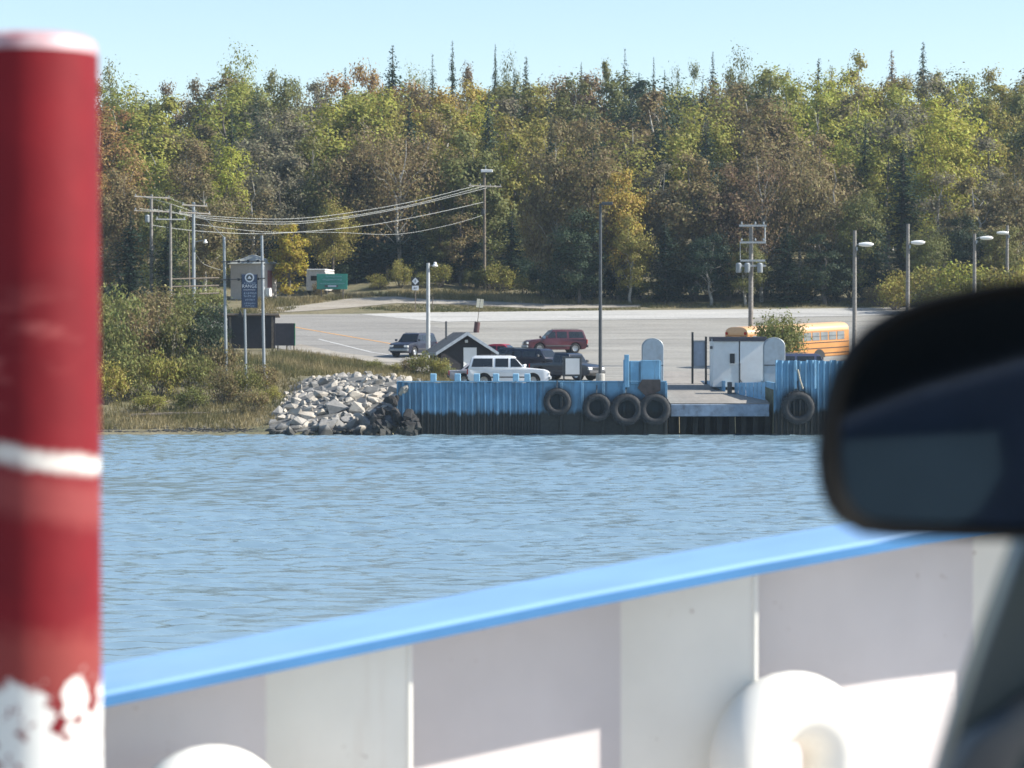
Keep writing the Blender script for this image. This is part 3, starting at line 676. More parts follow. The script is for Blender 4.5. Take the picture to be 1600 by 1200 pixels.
for i in range(46):
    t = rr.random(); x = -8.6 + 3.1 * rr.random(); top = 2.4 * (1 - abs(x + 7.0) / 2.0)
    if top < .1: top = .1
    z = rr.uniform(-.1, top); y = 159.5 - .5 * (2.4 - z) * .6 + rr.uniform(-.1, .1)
    o = link('stone', rr.choice(HD), None, shadep); o.location = Vector((x, y, z)) - shadep.location
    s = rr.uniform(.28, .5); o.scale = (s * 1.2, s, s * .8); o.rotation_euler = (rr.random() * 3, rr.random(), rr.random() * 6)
# pebbly shore as one mass
mb = MB(); rs = np.random.RandomState(4); base = [hull(300 + i, 9) for i in range(4)]
bv = [([tuple(v.co) for v in me.vertices], [tuple(p.vertices) for p in me.polygons]) for me in base]
for i in range(1000):
    px = rs.uniform(150, 440); p = G(px, 676 - abs(rs.randn()) * 4 - rs.rand() * 3); s = .05 + .11 * rs.rand() ** 2
    vv, ff = bv[i % 4]; a = rs.rand() * 6.3
    mb.add([(p.x + s * 1.3 * (x * math.cos(a) - y * math.sin(a)), p.y + s * (x * math.sin(a) + y * math.cos(a)), p.z + s * z * .7) for x, y, z in vv], ff)
me = bpy.data.meshes.new('shore_stones'); me.from_pydata(mb.v, [], mb.f)
tag(link('shore_stones', me, M['rock']), 'pale pebbles along the left waterline', 'pebbles', kind='stuff')
def log(p0, p1, r, label):
    a, b = G(*p0), G(*p1); a.z += r * .7; b.z += r * .7; m = MB(); m.tube([a, (a + b) / 2 + Vector((0, 0, .03)), b], [r, r * .9, r * .6], 8)
    tag(m.build('driftwood_log', M['wood_dark'], smooth=True), label, 'log')
log((205, 652), (330, 648), .13, 'long grey driftwood log lying level on the left beach')
log((225, 644), (268, 626), .09, 'driftwood log leaning up into the left thicket')

# ------------------------------------------------------------------ dock
YD = 160.0
def DX(px, Y=YD): return (px - 800) / F * Y
dock = empty('dock_wall', (DX(735), YD, 0)); tag(dock, 'blue corrugated sheet-pile dock wall left of the ramp', 'dock wall')
def sheet(wd, z0, z1, dep=.14):
    h = wd / 2; t = .015
    prof = [(-h, 0), (-h * .72, 0), (-h * .38, dep), (h * .38, dep), (h * .72, 0), (h, 0)]
    m = MB(); n = len(prof); vs = []
    for z in (z0, z1):
        vs += [(x, y, z) for x, y in prof] + [(x, y + .03, z) for x, y in prof]
    fs = []
    for i in range(n - 1):
        fs += [(i, i + 1, 2 * n + i + 1, 2 * n + i), (n + i + 1, n + i, 3 * n + i, 3 * n + i + 1), (2 * n + i, 2 * n + i + 1, 3 * n + i + 1, 3 * n + i)]
    m.add(vs, fs); return m.mesh('sheet_pile')
PW = (DX(846) - DX(620)) / 23
s1 = sheet(PW + .02, -1.2, 3.12); s1.materials.append(M['dock_blue'])
for i in range(23):
    o = link('sheet_pile', s1, None, dock); o.location = (DX(620) + PW * (i + .5) - dock.location.x, (.0, .012, .004, .018)[i % 4], random.choice((0, 0, .02, -.025)))
mb = MB(); mb.box((DX(733) - dock.location.x, .14, 3.165), (DX(846) - DX(620), .36, .07)); mb.build('cap_beam', M['dock_blue'], dock, bevel=.01)
# flat panels of the fender side
px0, px1 = 845.6, 1042; npan = 6
for i in range(npan):
    a, b_ = DX(px0 + (px1 - px0) * i / npan), DX(px0 + (px1 - px0) * (i + 1) / npan)
    mb = MB(); mb.box(((a + b_) / 2 - dock.location.x, .08 - (.04 if i % 2 else 0), .98), (b_ - a - .02, .12, 4.3)); mb.build('wall_panel', M['fender_blue'], dock, bevel=.012)
    mb = MB(); mb.box((b_ - .06 - dock.location.x, -.09, 1.15), (.16, .2, 3.9)); mb.build('wall_rib', M['fender_blue'], dock, bevel=.012)
mb = MB(); mb.box(((DX(px0) + DX(px1)) / 2 - dock.location.x, .14, 3.17), (DX(px1) - DX(px0), .42, .08)); mb.build('cap_beam', M['dock_blue'], dock, bevel=.01)
# the side of the left pier facing the ramp
mb = MB(); mb.box((GX0 - .06 - dock.location.x, 10, .9), (.16, 19.6, 4.35)); mb.build('ramp_side_wall', M['dock_blue'], dock, bevel=.01)

def tyre_mesh(Ro=.86, Ri=.46, wd=.62):
    m = MB(); h = wd / 2
    prof = [(Ri, -h * .55), (Ri + .05, -h * .85), (Ri + .16, -h), (Ro - .1, -h * .98), (Ro - .02, -h * .8), (Ro, -h * .5), (Ro, h * .5), (Ro - .02, h * .8), (Ro - .1, h * .98), (Ri + .16, h), (Ri + .05, h * .85), (Ri, h * .55), (Ri + .07, h * .45), (Ro - .1, h * .6), (Ro - .08, 0), (Ro - .1, -h * .6), (Ri + .07, -h * .45)]
    m.lathe(prof, 36, 'y', closed=True)
    for k in range(26):
        a = 2 * math.pi * k / 26
        for sd in (-1, 1):
            c, s = math.cos(a + sd * .06), math.sin(a + sd * .06); t = Vector((-s, 0, c)); n = Vector((c, 0, s)); q = n * (Ro + .012) + Vector((0, sd * h * .42, 0))
            vs = []
            for dn in (-.03, .03):
                for dt, dy in ((-.05, -h * .36), (.05, -h * .36), (.05, h * .36), (-.05, h * .36)): vs.append(q + n * dn + t * dt + Vector((0, dy, 0)))
            m.add(vs, [(0, 1, 2, 3), (7, 6, 5, 4), (0, 4, 5, 1), (1, 5, 6, 2), (2, 6, 7, 3), (3, 7, 4, 0)])
    return m.mesh('fender_tyre', smooth=True)
tm = tyre_mesh(); tm.materials.append(M['tyre_worn'])
for px, py, sc_, lab in [(871, 628, .93, 'fender tyre nearest the white SUV, highest on the blue wall'), (933, 637, .96, 'second fender tyre from the left on the blue wall'), (979, 640, 1.08, 'fender tyre under the blue fender block, third from left'), (1023, 640, 1.08, 'fender tyre at the dock corner beside the ramp'), (1247, 637, 1.12, 'dark fender tyre on the tall blue wall right of the ramp')]:
    t = empty('hanging_fender', P(px, py, YD - .52)); t.scale = (sc_,) * 3; t.rotation_euler = (R(random.uniform(-4, 2)), random.random() * 6, 0)
    tag(t, lab, 'tyre', 'tyres hung along the dock'); link('tyre', tm, None, t)
    c = MB(); c.tube([(-.05, .25, .8 * 1), (-.02, .36, 1.1), (0, .40, 1.4)], .035, 6); t.rotation_euler[1] = 0
    c.build('chain', M['dark_metal'], t)
for px, lab in [(677, 'pale blue bollard on the wall, nearest the boulders'), (715, 'pale blue bollard in front of the silver car'), (745, 'pale blue bollard below the rear wheel of the white SUV'), (775, 'pale blue bollard below the rear door of the white SUV'), (806, 'pale blue bollard below the front door of the white SUV'), (824, 'pale blue bollard below the front wheel of the white SUV')]:
    mb = MB(); mb.box((0, 0, .22), (.36, .3, .46)); o = mb.build('bollard', M['post_blue'], loc=(DX(px), YD + .16, 3.2), bevel=.03); tag(o, lab, 'bollard', 'bollards on the dock wall')
# blue fender block beside the ramp
fb = empty('fender_block', (DX(1005), YD, 3.2)); tag(fb, 'blue steel fender block with plates beside the ramp entrance', 'fender block')
mb = MB(); mb.box((-.02, .5, .6), (DX(1034) - DX(976), .5, 1.2)); mb.build('back_plate', M['dock_blue'], fb, bevel=.02)
for (a, b_, z1, y) in ((974, 980, 1.28, -.05), (985, 998, 1.2, -.02), (1001, 1031, 1.25, -.05)):
    mb = MB(); mb.box(((DX(a) + DX(b_)) / 2 - fb.location.x, y + .05, z1 / 2 - .1), (DX(b_) - DX(a), .14, z1 + .2)); mb.build('front_plate', M['dock_blue'], fb, bevel=.02)
mb = MB(); mb.box((DX(979) - fb.location.x, -.12, .6), (.28, .22, 1.95)); mb.build('guide_post', M['dock_blue'], fb, bevel=.02)
mb = MB(); mb.prism([(DX(1003) - fb.location.x, .1), (DX(1032) - fb.location.x, .1), (DX(1032) - fb.location.x, -.55), (DX(1010) - fb.location.x, -.95), (DX(996) - fb.location.x, -.4)], 'y', -.2, .1); mb.build('rusted_apron', mat('rust_dark', (.07, .055, .05), .85, .4, 3, dirt=(.02, .02, .02)), fb)
def arch_panel(px0, px1, top, bot, Y, label, thick=.5):
    a, b_ = (px0 - 800) / F * Y, (px1 - 800) / F * Y; z1 = P(0, top, Y).z; z0 = P(0, bot, Y).z; r = (b_ - a) / 2; cx = (a + b_) / 2
    e = empty('ramp_tower', (cx, Y, z0)); tag(e, label, 'ramp tower', 'arched towers beside the ramp')
    H = z1 - z0; k = r * .85
    poly = [(-r, 0), (r, 0), (r, H - k)] + [(r * math.cos(t), H - k + k * math.sin(t)) for t in [math.pi * i / 14 for i in range(1, 14)]] + [(-r, H - k)]
    mb = MB(); mb.prism(poly, 'y', 0, thick); mb.build('tower_casing', M['steel_grey'], e, bevel=.03)
    mb = MB(); mb.box((0, -.03, H * .42), (2 * r - .06, .05, .06)); mb.build('seam_strip', M['dark_metal'], e)
    mb = MB(); mb.prism([(p[0] * .93, p[1] * .97 + .03) for p in poly], 'y', -.02, 0.0); mb.build('front_panel', mat('tower_panel', (.33, .38, .42), .55, .12, 2, dirt=(.2, .17, .14)), e)
arch_panel(1003, 1037, 528, 602, 163.2, 'grey arched steel tower behind the blue fender block')
arch_panel(1193, 1227, 527, 602, 165.5, 'grey arched steel tower against the right end of the white shed')

# the ramp
ramp_e = empty('ferry_ramp', ((GX0 + GX1) / 2, 160.4, 0)); tag(ramp_e, 'grey concrete ferry ramp sloping up between the blue walls', 'ramp')
hw = (GX1 - GX0) / 2 - .22; zA = P(0, 630, 160.4).z; zB = 3.5
M['ramp_deck'] = paving('ramp_deck', (.20, .185, .165), (.30, .275, .24), stretch=(1.2, .3, 1))
mb = MB(); mb.prism([(0, zA), (19.9, zB), (19.9, zB - .5), (0, zA - .1)], 'x', -hw, hw); mb.build('ramp_deck', M['ramp_deck'], ramp_e)
mb = MB(); mb.box((0, -.14, zA - .42), (2 * hw - .1, .26, .72)); mb.build('edge_beam', mat('ramp_beam', (.20, .25, .32), .7, .25, 2, dirt=(.06, .05, .05), damt=.6), ramp_e, bevel=.03)
for i in range(9):
    mb = MB(); mb.box((-hw + .1 + (2 * hw - .2) * i / 8, .35, .1), (.3, .3, 2.2)); mb.build('pile', M['weed_shade'], ramp_e)
mb = MB(); mb.box((0, .9, .1), (2 * hw, .2, 2.6)); mb.build('bulkhead', M['weed_shade'], ramp_e)
for s_ in (-.82, .3):
    mb = MB(); mb.tube([(s_ * hw, -.3, zA - .8), (s_ * hw + .02, -.32, .1)], .02, 5); mb.build('hanging_rope', mat('rope', (.35, .28, .17), .9), ramp_e)
# side rails of the ramp: sloping blue corrugated barrier in two lengths
def barrier(pa, pb, Ya, Yb, label):
    n = max(4, int(abs(pb[0] - pa[0]) / 6))
    a0, b0 = P(pa[0], pa[1], Ya), P(pb[0], pb[1], Yb); a1, b1 = P(pa[0], pa[2], Ya), P(pb[0], pb[2], Yb)
    e = empty('ramp_barrier', (a1 + b1) / 2); tag(e, label, 'barrier', 'blue barriers along the ramp')
    for i in range(n):
        t0, t1 = i / n, (i + .92) / n
        q = [a1.lerp(b1, t0), a1.lerp(b1, t1), a0.lerp(b0, t1), a0.lerp(b0, t0)]; d = Vector((0, .07 if i % 2 else .13, 0)); o_ = Vector((0, 0.0 if i % 2 else .05, 0))
        mb = MB(); vs = [p + o_ - e.location for p in q] + [p + o_ + d - e.location for p in q]
        mb.add(vs, [(0, 1, 2, 3), (7, 6, 5, 4), (0, 4, 5, 1), (1, 5, 6, 2), (2, 6, 7, 3), (3, 7, 4, 0)]); mb.build('barrier_panel', M['post_blue2'], e)
M['post_blue2'] = mat('barrier_blue', (.20, .40, .58), .6, .15, 3, dirt=(.07, .06, .05), damt=.5)
barrier((1082, 595, 603), (1134, 595, 622), 176, 167, 'sloping blue barrier on the far half of the ramp')
barrier((1148, 598, 620), (1196, 597, 630), 166, 162, 'blue corrugated barrier in front of the white shed')
mb = MB(); q = P(1140, 612, 166); mb.box((q.x, q.y, q.z), (.28, .28, 1.2)); mb.box((q.x + .3, q.y, q.z - .3), (.3, .25, .5)); tag(mb.build('winch_post', M['dark_metal'], bevel=.03), 'dark rusty winch post between the two ramp barriers', 'winch')
# right-hand pier
pier = empty('pier_wall', (DX(1255), YD, 0)); tag(pier, 'tall blue sheet-pile pier wall right of the ramp', 'dock wall')
PW2 = .36; i = 0; x = DX(1212)
s2 = sheet(PW2 + .02, -1.2, 4.42, .12); s2.materials.append(M['pier_blue'])
while x < DX(1330):
    o = link('sheet_pile', s2, None, pier); o.location = (x + PW2 / 2 - pier.location.x, random.uniform(-.012, .012), random.choice((0, .03, -.03, 0))); x += PW2
xe = x
mb = MB(); mb.box(((DX(1212) + xe) / 2 - pier.location.x, .2, 4.0), (xe - DX(1212), .1, .2)); mb.build('waler', M['dock_blue'], pier)
mb = MB(); mb.box((GX1 + .08 - pier.location.x, 10, .95), (.16, 19.6, 4.3)); mb.build('ramp_side_wall', M['dock_blue'], pier)
mb = MB(); mb.box((xe + 9 - pier.location.x, .1, 1.0), (18, .2, 4.4)); mb.build('wall_panel', M['dock_blue'], pier)
for px in (1243, 1273):
    mb = MB(); mb.box((DX(px) - pier.location.x, -.16, 3.6), (.12, .16, 1.7)); mb.build('fender_rib', M['post_blue'], pier, bevel=.02)
mb = MB(); mb.tube([(DX(1246) - pier.location.x, -.2, 3.9), (DX(1250) - pier.location.x, -.25, 3.2), (DX(1254) - pier.location.x, -.3, 2.75)], .05, 6); mb.build('hanging_rope', mat('rope2', (.45, .40, .30), .9), pier)

# ------------------------------------------------------------------ small buildings
def white_shed():
    Y = 168; x0, x1 = (1115 - 800) / F * Y, (1196 - 800) / F * Y; zb = hgt(x1 + 2, Y) - .1; zt = P(0, 533, Y).z; H = zt - zb; wd = x1 - x0
    e = empty('white_shed', ((x0 + x1) / 2, Y, zb)); tag(e, 'small white flat-roofed shed beside the ramp, dark roof edge', 'shed')
    for i in range(2):
        mb = MB(); mb.box(((-.26 + .5 * i) * wd + (0 if i == 0 else .02 * wd), 1.5 + (.0 if i else .03), H / 2), (wd * .5 - .01, 3.0, H)); mb.build('wall', M['offwhite'] if i == 0 else M['white'], e, bevel=.01)
    mb = MB(); mb.box((0, 1.5, H + .13), (wd + .12, 3.2, .28)); mb.build('roof', mat('shed_roof', (.045, .045, .06), .7), e, bevel=.02)
    mb = MB(); mb.box((-.14 * wd, -.01, H * .62), (.3, .05, .62)); w_ = mb.build('window', M['black'], e)
    mb = MB(); mb.box((-.14 * wd, -.04, H * .62 + .34), (.4, .05, .05)); mb.box((-.14 * wd, -.04, H * .62 - .34), (.4, .05, .05)); mb.build('frame', M['offwhite'], w_)
    mb = MB(); mb.tube([(-.0 * wd, -.12, 0), (-.0 * wd, -.12, H * .52)], .05, 6); mb.tube([(0, -.12, .5), (.3, -.12, .05)], .035, 6); mb.build('handrail', M['dark_metal'], e)
    mb = MB(); mb.box((-wd / 2 - .1, .1, H * .55), (.05, .05, H * 1.0)); mb.build('downpipe', M['offwhite'], e)
    mb = MB(); mb.box((-wd / 2 - .14, .05, H * .86), (.16, .16, .18)); mb.build('wall_lamp', M['dark_metal'], e)
white_shed()
def dark_shed():
    a = G(745, 588); Y = a.y + .5; sc_ = F / Y; w_ = 66 / sc_; zb = hgt(a.x, Y) - .1
    e = empty('dark_shed', ((728 - 800) / F * Y, Y, zb), R(14)); tag(e, 'dark gabled shed with white door and grey eaves beside parked cars', 'shed')
    H = P(0, 545, Y).z - zb; Hr = P(0, 519, Y).z - zb; D = 3.6; hw_ = 42 / sc_
    hw_ = 1.75
    wl = mat('shed_boards', (.022, .02, .022), .8, .25, 6)
    mb = MB(); mb.prism([(-hw_, 0), (hw_, 0), (hw_, H), (0, Hr - .12), (-hw_, H)], 'y', 0, D); mb.build('wall', wl, e)
    rf = mat('shed_shingles', (.10, .10, .10), .9, .3, 6, dirt=(.2, .19, .17))
    for s_ in (-1, 1):
        mb = MB(); k = (Hr - H) / hw_; ov = .42
        mb.prism([(0, Hr), (s_ * (hw_ + ov), Hr - k * (hw_ + ov)), (s_ * (hw_ + ov), Hr - k * (hw_ + ov) - .1), (0, Hr - .11)], 'y', -.42, D + .3); mb.build('roof_slope', rf, e)
        mb = MB(); mb.prism([(s_ * .005, Hr + .03), (s_ * (hw_ + ov + .03), Hr - k * (hw_ + ov) + .03), (s_ * (hw_ + ov + .03), Hr - k * (hw_ + ov) - .19), (s_ * .005, Hr - .22)], 'y', -.47, -.425); mb.build('fascia_board', mat('fascia', (.27, .31, .35), .7), e)
    mb = MB(); mb.box((-hw_ - .46, D / 2 - .05, Hr - (Hr - H) / hw_ * (hw_ + .42) - .08), (.05, D + .7, .2)); mb.build('fascia_board', M['steel_grey'], e)
    mb = MB(); mb.box((.28, -.03, 1.02), (.92, .06, 2.04)); d_ = mb.build('door', M['white'], e, bevel=.01)
    mb = MB(); mb.box((.62, -.08, 1.0), (.05, .06, .12)); mb.build('handle', M['dark_metal'], d_)
    mb = MB(); mb.box((.02, -.06, Hr - .62), (.2, .14, .2)); mb.build('gable_lamp', M['offwhite'], e, bevel=.03)
    for y in (1.2, 2.4):
        mb = MB(); mb.box((-hw_ - .02, y, 1.45), (.05, .45, .6)); mb.build('window', M['steel_grey'], e)
    mb = MB(); mb.box((-1.25, -.03, .75), (.35, .06, .4)); mb.build('meter_box', M['steel_grey'], e)
    mb = MB(); mb.tube([(-.8, 2.6, Hr - .5), (-.8, 2.6, Hr + .75)], .07, 6); mb.build('flue', M['dark_metal'], e)
dark_shed()
def tan_hut():
    a = G(405, 468); Y = a.y; s_ = F / Y; e = empty('hut', (a.x - 1.25, Y, a.z - .2), R(-22)); tag(e, 'tan hut with pale roof and white corner trim behind the sign posts', 'hut')
    w_, D = 3.7, 3.0; H = P(0, 412, Y).z - a.z + .2; Hr = H + .95
    cl = mat('hut_wall', (.44, .41, .385), .8, .1)
    mb = MB(); mb.prism([(-w_ / 2, 0), (w_ / 2, 0), (w_ / 2, H), (-w_ / 2, H)], 'y', 0, D); mb.build('wall', cl, e)
    mb = MB(); q = w_ / 2 + .28; mb.add([(-q, -.28, H), (q, -.28, H), (q, D + .28, H), (-q, D + .28, H), (0, D * .35, Hr), (0, D * .65, Hr)], [(0, 1, 4), (1, 2, 5, 4), (2, 3, 5), (3, 0, 4, 5), (3, 2, 1, 0)]); mb.build('roof', mat('hut_roof', (.34, .36, .34), .8), e)
    mb = MB(); mb.box((w_ / 2 + .03, .12, H * .5), (.08, .28, H - .3)); mb.build('corner_trim', M['white'], e)
    mb = MB(); mb.box((w_ / 2 + .04, 1.4, H * .45), (.06, .9, H * .75)); mb.build('door', mat('hut_door', (.22, .08, .09), .6), e)
    mb = MB(); mb.box((w_ / 2 + .45, .3, .9), (.5, .5, .9)); mb.build('cabinet', M['white'], e, bevel=.03)
    mb = MB(); mb.box((-.2, -.03, H * .62), (1.0, .06, .8)); wn = mb.build('window', M['steel_grey'], e)
    mb = MB(); mb.box((-.2, -.05, H * .62), (.05, .06, .8)); mb.build('mullion', cl, wn)
tan_hut()
def kiosk():
    a = G(393, 548); Y = a.y; e = empty('notice_kiosk', a); tag(e, 'wide dark brown notice kiosk seen from behind, beside the road', 'kiosk')
    s_ = Y / F; H = P(0, 494, Y).z - a.z
    mb = MB(); mb.box((0, 0, H / 2 + .1), (74 * s_, .35, H - .15)); mb.build('board', mat('kiosk_brown', (.022, .02, .024), .8, .25), e, bevel=.01)
    mb = MB(); mb.box((0, .1, H + .05), (88 * s_, 1.3, .14), rx=R(-9)); mb.build('roof', mat('kiosk_roof', (.17, .14, .11), .9, .25), e)
    mb = MB(); mb.prism([(-20 * s_, H - .1), (-12 * s_, H - .1), (-16 * s_, H + .5)], 'y', -.9, -.55); mb.build('peak', M['black'], e)
    for x in (-33, 33):
        mb = MB(); mb.box((x * s_, .0, H / 2 - .2), (.16, .45, H + .3)); mb.build('post', M['wood_dark'], e)
    a2 = G(445, 550); e2 = empty('notice_board', a2 + Vector((0, .0, 0))); tag(e2, 'smaller dark notice board with green edge right of the kiosk', 'notice board')
    h2 = P(0, 505, a2.y).z - a2.z; l2 = P(0, 540, a2.y).z - a2.z
    mb = MB(); mb.box((0, 0, (h2 + l2) / 2), (30 * s_, .12, h2 - l2)); mb.build('board', mat('board_dark', (.03, .027, .034), .7), e2)
    mb = MB(); mb.box((15.6 * s_, 0, (h2 + l2) / 2), (1.4 * s_, .16, h2 - l2)); mb.build('edge_strip', mat('edge_green', (.03, .16, .07), .6), e2)
    for x in (-11, 3, 14):
        mb = MB(); mb.box((x * s_, .1, h2 / 2 - .1), (.1, .1, h2 + .2)); mb.build('post', M['wood_dark'], e2)
kiosk()

# ------------------------------------------------------------------ poles, lamps, wires
def pole(name, px, top, Y, r, m, label, cat='pole', lean=0, n=10, group=None):
    b = ground_at(px, Y); b.z -= .1; H = P(px, top, Y).z - b.z
    e = empty(name, b); tag(e, label, cat, group)
    mb = MB(); mb.tube([(0, 0, -.3), (lean * .5, 0, H * .5), (lean, 0, H)], [r, r * .87, r * .72], n); mb.build('pole_shaft', m, e, smooth=True)
    return e, H
def arm(e, H, dz, half, ang, m, t=.11, ins=3):
    mb = MB(); mb.box((0, -.14, H - dz), (2 * half, .1, t), rz=0); o = mb.build('crossarm', m, e); o.rotation_euler = (0, 0, ang)
    for k in range(ins):
        x = half * .92 * (-1 + 2 * k / max(1, ins - 1)); q = MB(); q.lathe([(0, 0), (.05, 0), (.07, .06), (.05, .1), (.06, .16), (.0, .19)], 8, c=(x, -.14, H - dz + t / 2)); q.build('insulator', M['steel_grey'], o)
    return o
p1, H1 = pole('utility_pole', 237, 304, 252, .19, M['wood_pole'], 'leftmost grey wooden utility pole with two crossarms', 'utility pole')
arm(p1, H1, .25, 2.2, R(48), M['wood_pole']); arm(p1, H1, 1.55, 2.2, R(48), M['wood_pole'])
mb = MB(); mb.lathe([(0, 0), (.2, 0), (.22, .1), (.22, .6), (.15, .7), (0, .7)], 10, c=(-.35, -.1, H1 - 2.6)); mb.build('transformer', M['steel_grey'], p1)
p2, H2 = pole('utility_pole', 267, 318, 246, .15, M['wood_pole'], 'thin brown utility pole, second from left, with one crossarm', 'utility pole'); arm(p2, H2, 1.45, 1.35, R(12), M['pale_pole'])
p3, H3 = pole('utility_pole', 303, 316, 250, .19, M['steel_grey'], 'grey pole with angled arms, third from left', 'utility pole'); arm(p3, H3, .3, 1.6, R(50), M['wood_pole']); arm(p3, H3, 1.0, 2.2, R(55), M['wood_pole'])
p4, H4 = pole('utility_pole', 296, 362, 256, .1, M['wood_dark'], 'short thin pole just left of the third utility pole', 'utility pole')
def fence_rails():
    e = empty('pole_rails', ground_at(285, 247)); tag(e, 'three weathered horizontal rails between the left utility poles', 'rails')
    for py in (436, 448, 460):
        a, b_ = P(268, py, 246.4), P(342, py - 2, 249); mb = MB(); mb.tube([a - e.location, b_ - e.location], .07, 6); mb.build('rail', M['wood_dark'], e)
fence_rails()
def bracket_lamp(px, py, pole_px, Y, label):
    e = empty('yard_lamp', P(px, py, Y - .1)); tag(e, label, 'lamp')
    mb = MB(); mb.tube([((pole_px - px) / F * Y, .1, -.12), (0, 0, .08)], .035, 6); mb.build('bracket', M['steel_grey'], e)
    mb = MB(); mb.lathe([(0, .12), (.1, .1), (.12, -.06), (.22, -.16), (.2, -.2), (0, -.3)], 12); mb.build('lamp_head', M['white'], e, smooth=True)
bracket_lamp(321, 376, 304, 250, 'small white yard lamp right of the third utility pole')
# sign frame on two tall posts
fp = G(352, 602); FY = fp.y
sf = empty('sign_gantry', ground_at(381, FY)); tag(sf, 'two tall grey posts joined by bars that carry the navy sign', 'sign gantry')
for px0_, px1_, top, bot in ((350, 354, 370, 612), (409, 413, 368, 606)):
    a, b_ = P(px1_, bot, FY), P(px0_, top, FY); mb = MB(); mb.tube([a - sf.location, b_ - sf.location], [.11, .09], 10); mb.build('post', M['steel_grey'], sf, smooth=True)
for y0, y1 in ((409, 408), (437, 435)):
    mb = MB(); mb.tube([P(346, y0, FY - .15) - sf.location, P(414, y1, FY - .15) - sf.location], .045, 6); o = mb.build('crossbar', M['dark_metal'], sf)
    for k in range(4):
        q = P(358 + 15 * k, y0 - k * .4, FY - .15) - sf.location; mb = MB(); mb.box(q, (.16, .16, .16)); mb.build('clamp', M['black'], o)
mb = MB(); mb.tube([P(350, 375, FY - .1) - sf.location, P(409, 374, FY - .1) - sf.location], .02, 5); mb.build('stay_wire', M['dark_metal'], sf)
# text as meshes
def text_mesh(body, size, m, name='lettering', extrude=.004):
    c = bpy.data.curves.new(name, 'FONT'); c.body = body; c.size = size; c.align_x = 'CENTER'; c.align_y = 'CENTER'; c.extrude = extrude
    o = bpy.data.objects.new(name, c); me = bpy.data.meshes.new_from_object(o); bpy.data.objects.remove(o); bpy.data.curves.remove(c)
    me.materials.clear(); me.materials.append(m); return me
M['letter'] = mat('letter_white', (.62, .64, .66), .6, .05)
M['letter_dim'] = mat('letter_pale', (.35, .42, .50), .6, .05)
sg = empty('hanging_sign', P(390, 482, FY - .35)); tag(sg, 'tall navy blue sign with round white logo and pale lettering', 'sign')
k = FY / F
navy = mat('sign_navy', (.055, .075, .13), .6, .1)
mb = MB(); mb.box((0, 0, 27 * k), (24 * k, .08, 52 * k)); bd = mb.build('board', navy, sg, bevel=.01)
for s_ in (-1, 1):
    mb = MB(); mb.box((s_ * 12.2 * k, 0, 27 * k), (.9 * k, .12, 53 * k)); mb.build('frame_bar', M['black'], sg)
mb = MB(); mb.lathe([(5.2 * k, 0), (7.2 * k, 0), (7.2 * k, .02), (5.2 * k, .02)], 28, 'y', c=(0, -.062, 48 * k), closed=True); mb.build('logo_ring', M['letter'], sg)
mb = MB(); mb.lathe([(0, 0), (5.3 * k, 0)], 28, 'y', c=(0, -.05, 48 * k)); mb.build('logo_disc', M['dark_metal'], sg)
mb = MB(); mb.prism([(-3.2 * k, 46.2 * k), (3.2 * k, 46.2 * k), (1.2 * k, 49.5 * k), (0, 51.5 * k), (-1.2 * k, 49.5 * k)], 'y', -.075, -.056); mb.build('logo_peak', M['letter'], sg)
o = link('lettering', text_mesh('RANGE', 7.2 * k, M['letter']), None, sg); o.location = (0, -.05, 34.5 * k); o.rotation_euler = (R(90), 0, 0)
def scribble(parent, cx, z, w_, h, m, y=-.05, seed=0):
    rs = random.Random(seed); mb = MB(); x = cx - w_ / 2
    while x < cx + w_ / 2:
        d = h * rs.uniform(.45, .8); hh = h * rs.uniform(.75, 1)
        mb.box((x + d / 2, y, z), (d * .35, .012, hh)); 
        if rs.random() < .7: mb.box((x + d / 2, y, z + rs.choice((-.4, 0, .4)) * h), (d, .012, h * .2))
        x += d * 1.25
    return mb.build('lettering', m, parent)
for i, (z, h, w_, mm) in enumerate([(39.5, 2.6, 17, 'letter_dim'), (29, 2, 19, 'letter'), (24, 3.4, 18, 'letter_dim'), (19, 3.0, 17, 'letter_dim'), (13.5, 2.6, 14, 'letter_dim'), (8, 2.6, 16, 'letter_dim'), (4, 2, 14, 'letter_dim')]):
    scribble(sg, 0, z * k, w_ * k, h * k, M[mm], seed=i)
ps = empty('sign_post', ground_at(384, FY)); tag(ps, 'single dark post standing under the navy sign', 'post')
mb = MB(); mb.tube([P(385, 622, FY - .35) - ps.location, P(382.5, 483, FY - .35) - ps.location], .085, 8); mb.build('post_shaft', M['steel_grey'], ps)
for px0_, y0, px1_, y1, lab in ((377, 588, 382, 622, 'white and yellow marker stake leaning in the left bank grass'), (417, 580, 418, 608, 'upright white and yellow marker stake by the right sign post')):
    b0 = G(px1_, y1); t0 = P(px0_, y0, b0.y); e = empty('marker_stake', b0); tag(e, lab, 'stake', 'marker stakes')
    for i in range(4):
        a_ = (t0 - b0) * (i / 4); c_ = (t0 - b0) * ((i + 1) / 4); mb = MB(); mb.tube([a_, c_], .045, 6); mb.build('stake_band', M['white'] if i % 2 == 0 else mat('stake_yellow', (.65, .5, .06), .6), e)
# pale lamp pole by the dark shed
pp, HP = pole('lamp_pole', 669, 411, 200, .17, M['pale_pole'], 'pale grey lamp pole left of the dark shed', 'lamp post')
mb = MB(); mb.tube([(.1, 0, HP - .25), (.45, 0, HP - .1)], .035, 6); mb.build('bracket', M['steel_grey'], pp)
mb = MB(); mb.lathe([(0, .14), (.1, .1), (.12, -.05), (.22, -.14), (.2, -.2), (0, -.26)], 12, c=(.52, 0, HP - .05)); mb.build('lamp_head', M['white'], pp, smooth=True)
